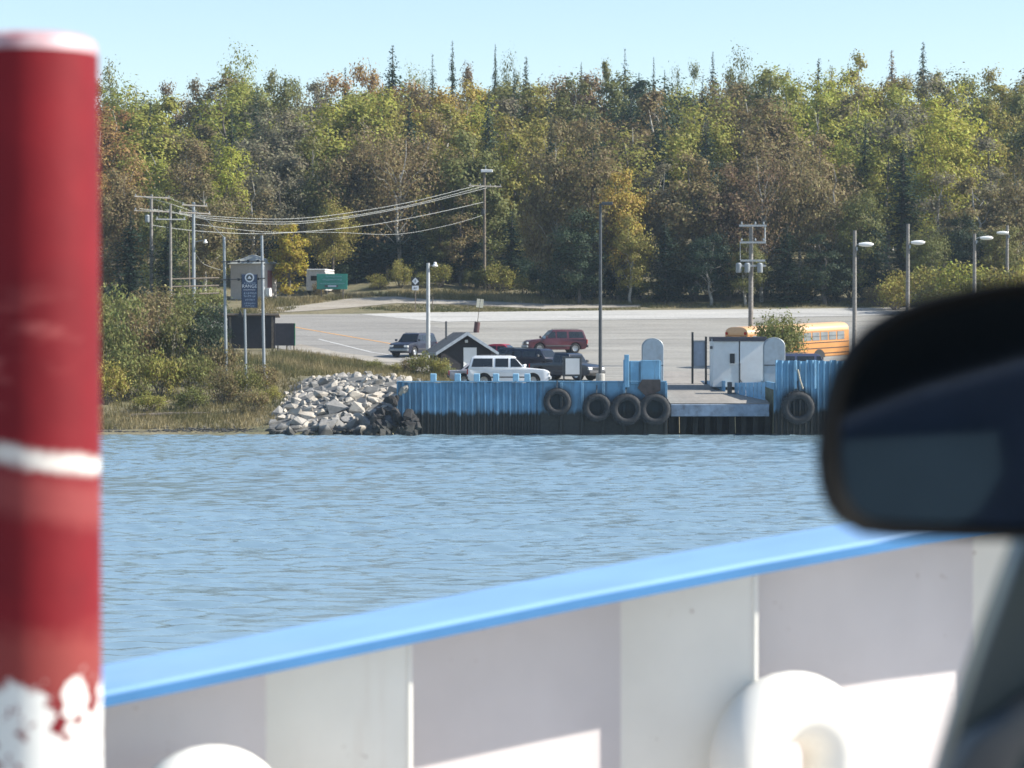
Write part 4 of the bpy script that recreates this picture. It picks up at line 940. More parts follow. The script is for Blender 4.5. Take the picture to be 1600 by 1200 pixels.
# pole with white box lamp
bp_, HB = pole('lamp_pole', 757, 268, 285.5, .17, M['wood_dark'], 'tall dark pole with white box lamp where the wires end', 'lamp post')
mb = MB(); mb.box((.25, 0, HB + .05), (1.25, .5, .3)); mb.build('lamp_box', M['white'], bp_, bevel=.04)
mb = MB(); mb.tube([(.15, 0, HB + .2), (.1, 0, HB + .7)], .04, 6); mb.build('spike', M['steel_grey'], bp_)
arm(bp_, HB, 1.55, 2.1, R(35), M['wood_pole'], ins=4)
mb = MB(); mb.lathe([(0, 0), (.2, 0), (.22, .1), (.22, .55), (0, .6)], 10, c=(-.1, -.2, HB - 4.6)); mb.build('splice_box', M['dark_metal'], bp_)
# dark shoebox lamp post on the dock
db = ground_at(938, 171); dp, HD_ = pole('lamp_post', 938, 318, db.y, .12, M['dark_metal'], 'tall dark steel lamp post on concrete base in the car park', 'lamp post')
mb = MB(); mb.box((.42, 0, HD_ + .0), (.72, .4, .2)); mb.build('lamp_head', M['dark_metal'], dp, bevel=.03)
mb = MB(); mb.lathe([(0, .75), (.26, .75), (.28, .7), (.28, 0)], 14); mb.build('concrete_base', M['concrete'], dp)
# pole with crossarms and transformers
tp, HT = pole('utility_pole', 1173, 351, 196, .2, M['wood_pole'], 'utility pole with white crossarms and transformers behind the white shed', 'utility pole')
for dz, hf in ((.08, 1.0), (1.3, .95), (2.62, .9), (3.0, .95)):
    mb = MB(); mb.box((.12, -.18, HT - dz), (2 * hf, .14, .14)); mb.build('crossarm', M['pale_pole'], tp)
mb = MB(); mb.tube([(1.0, -.18, HT - .1), (1.0, -.18, HT - 1.3)], .05, 6); mb.tube([(-.8, -.18, HT - 1.3), (-.8, -.18, HT - 2.6)], .025, 5); mb.build('hanger', M['pale_pole'], tp)
for x in (-.92, -.3, .62):
    mb = MB(); mb.lathe([(0, 0), (.19, 0), (.21, .08), (.21, .62), (.14, .7), (0, .72)], 12, c=(x, -.36, HT - 3.5)); mb.build('transformer', M['steel_grey'], tp, smooth=True)
for dz in (0, 1.2):
    for x in (-.7, .3, .9):
        mb = MB(); mb.lathe([(0, 0), (.05, 0), (.07, .08), (.05, .14), (.06, .2), (0, .22)], 8, c=(x, -.18, HT - dz)); mb.build('insulator', M['steel_grey'], tp)
def street_lamp(px, top, Y, lx, ly, label):
    e, H = pole('street_lamp', px, top, Y, .19, M['wood_pole'], label, 'street lamp', group='street lamps along the right side of the car park')
    d = (lx - px) / F * Y; z = P(lx, ly, Y).z - e.location.z
    mb = MB(); mb.tube([(0, -.05, z - .1), (d * .3, -.05, z + .02), (d * .6, -.05, z + .04)], .045, 6); mb.build('lamp_arm', M['steel_grey'], e)
    mb = MB(); mb.lathe([(0, -.62), (.1, -.6), (.17, -.3), (.2, .1), (.16, .4), (.07, .56), (0, .58)], 12, 'x', c=(d, -.05, z)); o = mb.build('lamp_head', M['lamp_lens'], e, smooth=True); 
    mb = MB(); mb.box((.14, -.2, z - .35), (.14, .16, .3)); mb.build('control_box', M['steel_grey'], e)
street_lamp(1335, 360, 215, 1353, 382, 'street lamp nearest the school bus')
street_lamp(1418, 350, 226, 1434, 379, 'second street lamp from the school bus')
street_lamp(1522, 365, 241, 1541, 372, 'third street lamp from the school bus')
street_lamp(1573, 352, 262, 1566, 364, 'farthest street lamp, at the right edge of the photo')
# wires
def wire(pts, r, label, group='overhead wires'):
    a = [P(*p) for p in pts]; q = []
    n = len(a)
    for i in range(41):
        t = i / 40 * (n - 1); j = min(int(t), n - 2); f = t - j
        p0, p1, p2, p3 = a[max(j - 1, 0)], a[j], a[j + 1], a[min(j + 2, n - 1)]
        q.append(.5 * ((2 * p1) + (p2 - p0) * f + (2 * p0 - 5 * p1 + 4 * p2 - p3) * f * f + (3 * p1 - p0 - 3 * p2 + p3) * f ** 3))
    mb = MB(); mb.tube(q, r, 5); tag(mb.build('power_line', M['wire'], smooth=True), label, 'wire', group)
M['wire'] = mat('wire', (.34, .35, .33), .6, .05)
arms = [(0, 741, 290, 284.2), (1, 757, 290.5, 285.3), (2, 775, 291, 286.6)]
wire([(218, 326, 250.5), (330, 338, 258), (470, 341, 266), (620, 320, 276), (741, 291, 284.2)], .025, 'topmost overhead wire to the crossarm left end')
wire([(240, 327, 252), (330, 341, 258), (470, 346, 266), (620, 325, 276), (757, 291, 285.2)], .025, 'middle overhead wire to the box-lamp pole')
wire([(258, 328, 253.4), (340, 345, 258), (470, 349, 266), (620, 327, 276), (775, 290, 286.6)], .025, 'lowest of the three close overhead wires to the crossarm right end')
wire([(238, 352, 251.6), (310, 361, 256), (420, 365, 263), (560, 354, 273), (660, 337, 279), (755, 316, 285.2)], .028, 'thick lower overhead wire from the leftmost pole')
wire([(303, 350, 250), (410, 362, 262), (520, 363, 270), (620, 366, 277), (700, 352, 282), (756, 336, 285.3)], .02, 'faint lowest overhead wire sagging under the thick one')
wire([(218, 306, 250.4), (264, 318, 246), (300, 330, 249.6)], .022, 'wire from the leftmost crossarm to the second pole', 'short wires between left poles')
wire([(258, 307, 253.6), (300, 325, 250), (352, 372, 174)], .016, 'thin wire dropping from the left poles to the sign frame', 'short wires between left poles')
wire([(303, 392, 250), (318, 412, 258), (345, 422, 268)], .02, 'slack service wire from the third pole to the tan hut', 'short wires between left poles')

# ------------------------------------------------------------------ signs on the shore
def green_sign():
    a = G(519, 467); Y = a.y; k = Y / F; e = empty('road_sign', a); tag(e, 'large green road sign on two posts by the verge', 'road sign')
    z0, z1 = P(0, 452, Y).z - a.z, P(0, 428, Y).z - a.z
    mb = MB(); mb.box((0, -.05, (z0 + z1) / 2), (48 * k, .05, z1 - z0)); mb.build('panel', mat('sign_green', (.02, .20, .155), .5, .08), e, bevel=.02)
    for x in (-17, 17):
        mb = MB(); mb.box((x * k, .08, z1 / 2 - .15), (.14, .14, z1 + .2)); mb.build('post', M['wood_dark'], e)
    for i, (z, w_, h) in enumerate(((z1 - 4 * k, 24, 2.4), (z1 - 9 * k, 30, 2.4), (z1 - 15 * k, 38, 1.8))):
        scribble(e, (2 if i == 0 else 0) * k, z, w_ * k, h * k, mat('green_letter', (.22, .36, .42), .6), -.085, seed=20 + i)
    mb = MB(); mb.box((-1 * k, -.085, z0 + 5 * k), (21 * k, .02, 3.2 * k)); o = mb.build('plaque', M['dark_metal'], e)
    mb = MB(); mb.box((0, -.1, z0 + 5 * k), (13 * k, .012, 2.6 * k)); mb.build('plaque_face', M['letter_dim'], o)
green_sign()
def route_sign():
    a = G(649, 488); Y = a.y; k = Y / F; e = empty('route_sign', a); tag(e, 'black route sign with white diamond above a small arrow plate', 'road sign')
    zc = P(0, 439.5, Y).z - a.z; zr = P(0, 450, Y).z - a.z
    mb = MB(); mb.box((0, 0, zc), (12 * k, .04, 12.4 * k)); mb.build('plate', M['black'], e)
    mb = MB(); mb.prism([(-5.4 * k, zc), (0, zc - 5.6 * k), (5.4 * k, zc), (0, zc + 5.6 * k)], 'y', -.04, -.025); mb.build('diamond', M['letter'], e)
    mb = MB(); mb.box((0, -.05, zc + .3 * k), (2.2 * k, .012, 4.6 * k)); mb.build('numeral', M['steel_grey'], e)
    mb = MB(); mb.box((0, 0, zr), (10.4 * k, .04, 7 * k)); mb.build('arrow_plate', M['letter'], e)
    mb = MB(); mb.prism([(-3 * k, zr), (-1 * k, zr + 1.6 * k), (-1 * k, zr + .6 * k), (3 * k, zr + .6 * k), (3 * k, zr - .6 * k), (-1 * k, zr - .6 * k), (-1 * k, zr - 1.6 * k)], 'y', -.035, -.022); mb.build('arrow', M['dark_metal'], e)
    mb = MB(); mb.tube([(0, .06, -.1), (0, .06, zc + 5 * k)], .04, 6); mb.build('post', M['wood_dark'], e)
    b_ = G(676, 486); e2 = empty('delineator_post', b_); tag(e2, 'thin bare post on the verge just right of the pale lamp pole', 'post'); mb = MB(); mb.tube([(0, 0, -.1), (0, 0, 1.4)], .045, 6); mb.build('post_shaft', M['wood_dark'], e2)
route_sign()
def barrel_sign():
    b_ = G(744, 520); Y = b_.y; k = Y / F; e = empty('barrel_sign', b_); tag(e, 'leaning rusty barrel holding a pole with cream sign behind the shed', 'barrel sign')
    e.rotation_euler = (0, R(7), 0); h = 17 * k
    mb = MB(); mb.lathe([(0, 0), (.23 * 1.0, 0), (.25, .04), (.25, h * .33), (.27, h * .35), (.25, h * .37), (.25, h * .66), (.27, h * .68), (.25, h * .7), (.26, h), (.2, h - .02), (0, h - .05)], 16); mb.build('barrel', mat('barrel_rust', (.085, .04, .04), .8, .3), e, smooth=True)
    mb = MB(); mb.tube([(0, 0, h * .5), (.02, 0, 42 * k)], .03, 6); mb.build('post', M['wood_dark'], e)
    for s_ in (-1, 1):
        mb = MB(); mb.box((.02 + s_ * 2.9 * k, -.06, 46.5 * k), (5 * k, .03, 13.4 * k)); mb.build('panel', mat('cream', (.72, .66, .5), .6), e)
barrel_sign()
def info_board():
    a = ground_at(894, 165.5); Y = a.y; k = Y / F; e = empty('info_board', a); tag(e, 'white framed information board on legs beside the dock wall', 'notice board')
    z1, z0 = P(0, 557, Y).z - a.z, P(0, 588, Y).z - a.z
    mb = MB(); mb.box((0, .03, (z0 + z1) / 2), (30 * k, .07, z1 - z0)); mb.build('frame', M['dark_metal'], e, bevel=.01)
    mb = MB(); mb.box((0.5 * k, -.03, (z0 + z1) / 2), (22 * k, .04, z1 - z0 - 6 * k)); mb.build('panel', M['offwhite'], e)
    for x in (-13, 13):
        mb = MB(); mb.box((x * k, .03, z1 / 2 - .05), (.1, .12, z1)); mb.build('leg', M['dark_metal'], e)
info_board()
def ramp_gate():
    Y = 172; k = Y / F; x = (1092.5 - 800) * k; zb = hgt(GX0 - 1, Y); e = empty('sign_stand', (x, Y, P(0, 603, Y).z)); tag(e, 'grey panel on two dark posts at the left of the white shed', 'sign stand')
    b0 = e.location.z
    for px, t in ((1082, 519), (1103, 526)):
        mb = MB(); mb.box(((px - 1092.5) * k, 0, (P(0, t, Y).z - b0) / 2), (.13, .13, P(0, t, Y).z - b0)); mb.build('post', M['black'], e)
    z1, z0 = P(0, 533, Y).z - b0, P(0, 573, Y).z - b0
    mb = MB(); mb.box((.3 * k, .06, (z0 + z1) / 2), (18 * k, .06, z1 - z0)); mb.build('panel', mat('stand_panel', (.36, .40, .46), .6, .1), e)
    for z in (z0, z1):
        mb = MB(); mb.box((.3 * k, 0, z), (19 * k, .1, .09)); mb.build('frame_bar', M['steel_grey'], e)
    for z in (.35, .75, 1.15):
        mb = MB(); mb.tube([(12 * k, 0, z), (24 * k, .1, z)], .03, 6); mb.build('rail', M['steel_grey'], e)
ramp_gate()

# ------------------------------------------------------------------ vehicles
def paint(name, c, rough=.35): return mat('paint_' + name, c, rough, .06, 2, coat=.25)
def pillar_y(z, zb, zt, wb, wt): t = (z - zb) / (zt - zb); return wb * (1 - t) + wt * t
def car(name, label, cat, loc, heading, pc, style='suv', L=5.0, W=1.95, H=1.88, group='vehicles in the car park', tail=False):
    e = empty(name, loc, heading); tag(e, label, cat, group)
    zb = {'suv': 1.13, 'sedan': .93, 'pickup': 1.08, 'van': 1.1}[style]; zt = H; wr = .38 if style != 'sedan' else .33
    fx, rx_ = L * .30, -L * .29; hl = L / 2
    def arch(cx):
        r = wr * 1.22; return [(cx + r * math.cos(t), wr + r * math.sin(t)) for t in [math.pi * i / 10 for i in range(0, 11)]]
    hood = {'suv': .17, 'sedan': .19, 'pickup': .2, 'van': .3}[style] * L
    out = [(-hl, .5), (-hl + .02, .78), (-hl + .05, zb - .02), (hl - L * .30, zb + .01), (hl - .35, zb - .10), (hl - .1, zb - .2), (hl, zb - .38), (hl, .42), (hl - .25, .30)]
    bot = [(fx + wr * 1.22, .27)] + arch(fx) + [(fx - wr * 1.22, .27), (rx_ + wr * 1.22, .27)] + arch(rx_) + [(rx_ - wr * 1.22, .27), (-hl + .2, .33)]
    prof = out + bot
    hw_ = W / 2
    def yy(x, z): return hw_ - .10 * max(0, abs((z - .72) / .45)) ** 2 * .6 - .16 * (abs(x) / hl) ** 7
    mb = MB(); n = len(prof)
    vs = [(x, yy(x, z), z) for x, z in prof] + [(x, -yy(x, z), z) for x, z in prof]
    mb.add(vs, [tuple(range(n)), tuple(range(2 * n - 1, n - 1, -1))] + [((i + 1) % n, i, i + n, (i + 1) % n + n) for i in range(n)])
    mb.build('body', pc, e, bevel=.035, smooth=True, seg=2)
    # greenhouse
    if style == 'suv': c = [(-hl + .08, zb - .06), (-hl + .30, zt - .08), (-hl + .5, zt), (.1, zt), (.35, zt - .05), (hl - L * .29, zb - .04)]
    elif style == 'van': c = [(-hl + .08, zb - .06), (-hl + .22, zt - .08), (-hl + .4, zt), (.6, zt), (.85, zt - .06), (hl - L * .2, zb - .04)]
    elif style == 'sedan': c = [(-hl + L * .16, zb - .05), (-hl + L * .28, zt - .05), (-hl + L * .36, zt), (.0, zt), (.25, zt - .04), (hl - L * .29, zb - .04)]
    else: c = [(-.55, zb - .06), (-.5, zt - .08), (-.35, zt), (.55, zt), (.75, zt - .05), (hl - L * .27, zb - .04)]
    wb, wt = hw_ - .1, hw_ - .27
    cy = lambda z: pillar_y(z, zb, zt, wb, wt)
    n = len(c); mb = MB(); vs = [(x, cy(z), z) for x, z in c] + [(x, -cy(z), z) for x, z in c]
    mb.add(vs, [tuple(range(n)), tuple(range(2 * n - 1, n - 1, -1))] + [((i + 1) % n, i, i + n, (i + 1) % n + n) for i in range(n)])
    mb.build('cabin', pc, e, bevel=.05, smooth=True, seg=2)
    if style == 'pickup':
        mb = MB()
        mb.box((-hl + (hl - .6) / 2 + .1, 0, zb + .01), (hl - .75, W - .42, .02)); mb.build('bed_floor', M['black'], e)
    def side(x0, x1, x2, x3, zlo, zhi):      # bottom x0..x1, top x3..x2
        for s_ in (-1, 1):
            m = MB(); o_ = .012
            q = [(x0, zlo), (x1, zlo), (x2, zhi), (x3, zhi)]
            m.add([(x, s_ * (cy(z) + o_), z) for x, z in q] + [(x, s_ * (cy(z) - .02), z) for x, z in q], [(0, 1, 2, 3), (7, 6, 5, 4), (0, 4, 5, 1), (1, 5, 6, 2), (2, 6, 7, 3), (3, 7, 4, 0)])
            m.build('side_window', M['glass'], e)
    zl, zh = zb + .07, zt - .16
    if style == 'suv': xb = [-hl + .28, -.95, -.78, .02, .16, hl - L * .29 - .18]
    elif style == 'van': xb = [-hl + .25, -.75, -.6, .5, .65, hl - L * .2 - .2]
    elif style == 'sedan': xb = [-hl + L * .22, -.35, -.25, hl - L * .29 - .2]
    else: xb = [-.4, .1, .2, hl - L * .27 - .2]
    tot = c[-1][0] - c[-2][0]
    for i in range(0, len(xb), 2):
        x0, x1 = xb[i], xb[i + 1]; x2, x3 = x1, x0
        if i == len(xb) - 2: x2 = max(x0 + .25, x1 - tot * .62)
        if i == 0: x3 = x0 + (.14 if style in ('suv', 'van') else .3 if style == 'sedan' else .04)
        side(x0, x1, x2, x3, zl, zh)
    # windscreen and rear window lie on the sloping ends
    def endglass(nm, pa, pb, sgn):
        a, b_ = Vector((pa[0], 0, pa[1])), Vector((pb[0], 0, pb[1])); lo, hi = a.lerp(b_, .12), a.lerp(b_, .88); nn = Vector((sgn * abs(b_.z - a.z), 0, abs(b_.x - a.x))).normalized() * .014
        m = MB(); q = [(lo, -1), (lo, 1), (hi, 1), (hi, -1)]
        m.add([(p.x + nn.x, s_ * (cy(p.z) - .09), p.z + nn.z) for p, s_ in q] + [(p.x - nn.x, s_ * (cy(p.z) - .09), p.z - nn.z) for p, s_ in q], [(0, 1, 2, 3), (7, 6, 5, 4), (0, 4, 5, 1), (1, 5, 6, 2), (2, 6, 7, 3), (3, 7, 4, 0)]); m.build(nm, M['glass'], e)
    endglass('windscreen', c[-1], c[-2], 1); endglass('rear_window', c[0], c[1], -1)
    for x in (fx, rx_):
        for s_ in (-1, 1):
            m = MB(); t = .11
            m.lathe([(wr * .62, -t), (wr * .9, -t), (wr, -t * .7), (wr, t * .7), (wr * .9, t), (wr * .62, t)], 20, 'y', closed=True)
            o = m.build('wheel', M['rubber'], e, loc=(x, s_ * (hw_ - .13), wr), smooth=True)
            m = MB(); m.lathe([(0, s_ * .06), (wr * .2, s_ * .07), (wr * .3, s_ * .04), (wr * .55, s_ * .05), (wr * .63, s_ * .10), (wr * .63, -s_ * .08)], 14, 'y'); m.build('rim', M['rim'], o)
            m = MB(); m.lathe([(0, 0), (wr * 1.2, 0)], 16, 'y', c=(x, s_ * (hw_ - .34), wr * 1.02)); m.build('wheel_well', M['black'], e)
    for s_ in (-1, 1):
        m = MB(); m.box((hl - .06, s_ * (hw_ - .32), zb - .34), (.12, .36, .17)); m.build('headlight', M['lamp_lens'], e, bevel=.02)
        m = MB(); m.box((-hl + .035, s_ * (hw_ - .2), zb - .22), (.08, .14, .34)); m.build('taillight', M['tail_lens'], e, bevel=.015)
        m = MB(); m.box((hl - L * .31, s_ * (hw_ + .06), zb + .14), (.14, .2, .17)); m.build('side_mirror', pc if style == 'suv' else M['bumper'], e, bevel=.03)
        m = MB(); m.box((-.05, s_ * (yy(0, .6) + .004), .58), (L * .42, .03, .08)); m.build('side_trim', M['bumper'], e, bevel=.01)
    m = MB(); m.box((hl + .01, 0, .52), (.14, W - .2, .2)); m.build('bumper', M['bumper'] if style != 'suv' else M['steel_grey'], e, bevel=.04)
    m = MB(); m.box((-hl - .01, 0, .55), (.14, W - .2, .2)); m.build('bumper', M['bumper'], e, bevel=.04)
    m = MB(); m.box((hl - .02, 0, zb - .36), (.06, W * .45, .18)); m.build('grille', M['black'], e, bevel=.01)
    m = MB(); m.box((-hl - .005, 0, .8), (.03, .42, .14)); m.build('number_plate', M['offwhite'], e)
    if style in ('suv', 'van'):
        for s_ in (-1, 1):
            m = MB(); m.tube([(-hl + .7, s_ * (wt - .08), zt + .05), (.1, s_ * (wt - .08), zt + .05)], .022, 6); m.build('roof_rail', M['bumper'], e)
    return e
def at_ground(px, Y, dz=.04): p = ground_at(px, Y); p.z += dz; return p
car('white_suv', 'big white SUV parked side-on behind the blue wall', 'car', at_ground(795, 165), R(-3), paint('white', (.78, .79, .8)), L=5.05)
car('maroon_suv', 'dark maroon SUV on its own in the middle of the car park', 'car', at_ground(867, 214), R(180 + 14), paint('maroon', (.06, .007, .016)), L=4.95, W=1.9, H=1.86)
car('dark_suv', 'dark blue SUV on the road left of the dark shed', 'car', at_ground(646, 209), R(180 + 62), paint('navy', (.012, .014, .03)), L=4.6, H=1.82)
car('silver_sedan', 'silver car half hidden behind the rear of the white SUV', 'car', at_ground(757, 167.8), R(1), paint('silver', (.42, .40, .42), .3), 'sedan', L=4.5, W=1.75, H=1.4)
car('red_sedan', 'red car half hidden by the right side of the dark shed', 'car', at_ground(787, 200), R(-20), paint('red', (.30, .015, .03)), 'sedan', L=4.4, W=1.75, H=1.42)
car('green_sedan', 'dark grey-green car right of the red one', 'car', at_ground(806, 195), R(-32), paint('greygreen', (.035, .045, .05)), 'sedan', L=4.5, W=1.75, H=1.42)
car('navy_van', 'dark navy van behind the hood of the white SUV', 'car', at_ground(838, 186), R(-38), paint('navy2', (.012, .015, .032)), 'van', L=4.7, W=1.85, H=1.72)
car('blue_pickup', 'dark blue pickup nose-on behind the white information board', 'car', at_ground(885, 177), R(-40), paint('blueblack', (.012, .018, .035)), 'pickup', L=5.1, W=1.9, H=1.75)
car('grey_sedan', 'dark car with bright headlight beside the pier, cut by the mirror', 'car', at_ground(1322, 169), R(197), paint('charcoal', (.03, .033, .035)), 'sedan', L=4.6, W=1.8, H=1.5)
car('navy_wagon', 'dark blue wagon whose roof shows over the pier wall', 'car', at_ground(1257, 172), R(4), paint('blue3', (.04, .05, .10)), 'van', L=4.3, W=1.85, H=1.86)
def trailer():
    a = G(488, 468); Y = 279; k = Y / F; e = empty('camper_van', at_ground(494, Y, 0)); e.rotation_euler = (0, 0, R(-8)); tag(e, 'white-roofed camper parked behind the green road sign', 'camper')
    z1 = P(0, 422, Y).z - e.location.z
    mb = MB(); mb.prism([(-1.05, .5), (1.05, .5), (1.05, z1 - .25), (.85, z1), (-.95, z1), (-1.05, z1 - .2)], 'y', 0, 4.5); mb.build('body', mat('camper_body', (.48, .46, .44), .5), e, bevel=.05)
    mb = MB(); mb.box((0, 2.2, z1 + .04), (2.0, 4.6, .14)); mb.build('roof', M['white'], e, bevel=.03)
    mb = MB(); mb.box((0, -.02, z1 * .68), (1.1, .05, .5)); mb.build('window', M['glass'], e)
    for x in (-.9, .9):
        for y in (.9, 3.6):
            m = MB(); m.lathe([(0, -.12), (.36, -.12), (.38, 0), (.36, .12), (0, .12)], 16, 'x', c=(x, y, .38)); m.build('wheel', M['rubber'], e)
trailer()
def school_bus():
    e = empty('school_bus', at_ground(1232, 197, .03), 0); tag(e, 'orange-yellow school bus parked behind the bush and white shed', 'bus')
    e.rotation_euler = (0, R(-2.2), R(40))
    yb = paint('bus', (.50, .215, .055), .4); rf = mat('bus_roof', (.62, .36, .18), .45, .04)
    L, W, H = 10.6, 2.4, 3.02; hl = L / 2; hw_ = W / 2; zs = 2.55
    mb = MB(); mb.box((0, 0, (.55 + 1.68) / 2), (L, W, 1.68 - .55)); mb.build('lower_body', yb, e, bevel=.05)
    mb = MB(); mb.box((0, 0, (1.68 + 2.42) / 2), (L - .02, W - .1, 2.42 - 1.68)); mb.build('window_band', yb, e)
    poly = [(-hw_ + .02, 2.42), (hw_ - .02, 2.42)] + [((hw_ - .02) * math.copysign(abs(math.cos(t)) ** .6, math.cos(t)), 2.42 + (H - 2.42) * math.sin(t) ** .8) for t in [math.pi * i / 12 for i in range(1, 12)]]
    mb = MB(); mb.prism(poly, 'x', -hl + .01, hl - .01); mb.build('roof', rf, e, bevel=.06, smooth=True, seg=2)
    nwin = 11; ww = (L - .9) / nwin
    for s_ in (-1, 1):
        for i in range(nwin):
            x = -hl + .45 + ww * (i + .5)
            m = MB(); m.box((x, s_ * (hw_ - .045), 2.06), (ww - .14, .03, .60)); o = m.build('window', M['bus_glass'], e)
            m = MB(); m.box((x, s_ * (hw_ - .026), 2.06), (ww - .13, .015, .04)); m.build('frame', M['dark_metal'], o)
        for z in (1.6, 1.18, .8):
            m = MB(); m.box((0, s_ * (hw_ + .006), z), (L - .2, .03, .06)); m.build('rub_rail', M['black'], e)
        for x in (-hl + 2.3, hl - 3.3):
            m = MB(); m.lathe([(0, -.13), (.3, -.13), (.32, -.1), (.48, -.12), (.5, 0), (.48, .12), (0, .12)], 18, 'y', c=(x, s_ * (hw_ - .12), .5)); m.build('wheel', M['rubber'], e, smooth=True)
            m = MB(); m.prism([(x + .62 * math.cos(t), .5 + .62 * math.sin(t)) for t in [math.pi * i / 10 for i in range(11)]], 'y', s_ * (hw_ + .003), s_ * (hw_ + .022)); m.build('wheel_arch', M['black'], e)
    # the near end: dark rear face with windows
    for y in (-.62, .62):
        m = MB(); m.box((-hl - .01, y, 2.06), (.03, .8, .55)); m.build('end_window', M['glass'], e)
    m = MB(); m.box((-hl - .012, 0, 1.5), (.03, .9, 1.75)); d = m.build('rear_door', mat('bus_door', (.45, .20, .04), .5), e, bevel=.01)
    m = MB(); m.box((-hl - .03, 0, 2.0), (.03, .6, .55)); m.build('pane', M['glass'], d)
    for y in (-.95, .95):
        m = MB(); m.lathe([(0, 0), (.11, 0), (.11, .04), (0, .05)], 12, 'x', c=(-hl - .06, y, 2.55)); m.build('warning_lamp', M['tail_lens'], e)
    m = MB(); m.box((-hl - .08, 0, .6), (.16, W, .25)); m.build('bumper', M['black'], e, bevel=.02)
M['bus_glass'] = mat('bus_glass', (.18, .2, .21), .1, .25, 1.5, spec=.6)
school_bus()

# ------------------------------------------------------------------ ferry: deck, bulwark, cap rail
BY, BTH = 4.2, R(28)
def onb(px, py, n_off=0.0):
    """point on the vertical plane of the bulwark at a picture point; n_off moves it inboard"""
    d = ray(px, py); nrm = Vector((math.sin(BTH), -math.cos(BTH), 0)); c0 = Vector((0, BY, EYE)) + nrm * n_off
    t = (c0 - Vector((0, 0, EYE))).dot(nrm) / d.dot(nrm)
    return Vector((0, 0, EYE)) + d * t
NB = Vector((math.sin(BTH), -math.cos(BTH), 0)); DB = Vector((math.cos(BTH), math.sin(BTH), 0))
ferry = empty('ferry', (0, 4, 4.4)); tag(ferry, 'white ferry bulwark with blue cap rail in the foreground', 'ferry')
FO = ferry.location
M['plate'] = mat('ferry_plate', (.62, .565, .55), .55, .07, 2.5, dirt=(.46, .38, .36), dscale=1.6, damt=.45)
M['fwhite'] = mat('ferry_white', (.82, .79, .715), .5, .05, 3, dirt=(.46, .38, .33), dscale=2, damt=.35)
M['cap_blue'] = mat('cap_blue', (.215, .39, .64), .45, .08, 4, dirt=(.3, .45, .62), damt=.4)
OVH = .18
def edge(px):        # lower inner edge of the cap rail, read off the photograph
    return float(np.interp(px, [-700, 160, 900, 1174, 1438, 1700, 2300], [1281, 1103, 950, 897, 849, 816, 760]))
PXS = [-700, -300, 0, 160, 400, 650, 900, 1174, 1438, 1700, 2300]
low = [onb(p, edge(p), OVH) for p in PXS]            # inner lower edge of the cap
CT = .0185
mb = MB(); vs = []
for q in low:
    o_ = q - NB * (OVH + .04)
    vs += [q, q + Vector((0, 0, CT)), o_ + Vector((0, 0, CT)), o_]
n = len(low); fs = [(4 * i + a, 4 * i + (a + 1) % 4, 4 * i + 4 + (a + 1) % 4, 4 * i + 4 + a) for i in range(n - 1) for a in range(4)]
mb.add([v - FO for v in vs], fs); cr = mb.build('cap_rail', M['cap_blue'], ferry, bevel=.004)
mb = MB(); vs = []
for q in low:
    a_ = q + NB * .003
    vs += [a_ + Vector((0, 0, -.002)), a_ + Vector((0, 0, CT - .006)), a_ - NB * .012 + Vector((0, 0, CT - .006)), a_ - NB * .012 + Vector((0, 0, -.002))]
mb.add([v - FO for v in vs], fs); mb.build('edge_shade_bar', mat('cap_edge_shade_blue', (.045, .17, .36), .5, .12, 6), cr)  # added bar; its deeper blue is the shade of the cap's front edge
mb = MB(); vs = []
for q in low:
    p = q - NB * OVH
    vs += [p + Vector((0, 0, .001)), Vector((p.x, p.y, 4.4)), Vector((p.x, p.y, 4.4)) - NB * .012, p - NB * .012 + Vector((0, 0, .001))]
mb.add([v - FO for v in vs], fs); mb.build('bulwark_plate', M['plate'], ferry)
def capz(p):           # height of the cap underside above a plan point
    s_ = DB.dot(Vector((p.x, p.y, 0))); ss = [DB.dot(Vector((q.x, q.y, 0))) for q in low]; return float(np.interp(s_, ss, [q.z for q in low]))
def rust_runs(name, c, rust):      # paint with rust runs below the cap and a few chips
    m, N, L, b = new_mat(name)
    g = N.new('ShaderNodeNewGeometry'); mp = N.new('ShaderNodeMapping'); mp.inputs['Scale'].default_value = (14, 14, .9); L.new(g.outputs['Position'], mp.inputs[0])
    n1 = noise(N, L, 1.0, 6, vec=mp.outputs[0], rough=.65); n2 = noise(N, L, 3, 5, vec=g.outputs['Position']); n3 = noise(N, L, 38, 4, vec=g.outputs['Position'])
    base = ramp(N, L, n2.outputs[0], [(.3, lerp3(c, .9)), (.7, lerp3(c, 1.07))]).outputs[0]
    run = ramp(N, L, n1.outputs[0], [(.60, (0, 0, 0)), (.78, (1, 1, 1))]).outputs[0]
    base = mixc(N, L, mth(N, L, 'MULTIPLY', run, .38), base, rust)
    chip = ramp(N, L, n3.outputs[0], [(.70, (0, 0, 0)), (.73, (1, 1, 1))]).outputs[0]
    base = mixc(N, L, mth(N, L, 'MULTIPLY', chip, .6), base, (.28, .17, .12))
    L.new(base, b.inputs['Base Color']); b.inputs['Roughness'].default_value = .5
    bp = N.new('ShaderNodeBump'); bp.inputs['Strength'].default_value = .12; bp.inputs['Distance'].default_value = .02
    L.new(n2.outputs[0], bp.inputs['Height']); L.new(bp.outputs[0], b.inputs['Normal'])
    return m
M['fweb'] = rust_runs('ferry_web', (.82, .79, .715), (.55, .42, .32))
M['plate_shade'] = rust_runs('ferry_plate_worn_shade', (.62, .565, .55), (.42, .30, .26))  # darker pinkish than the webs: shade put into the plate's colour
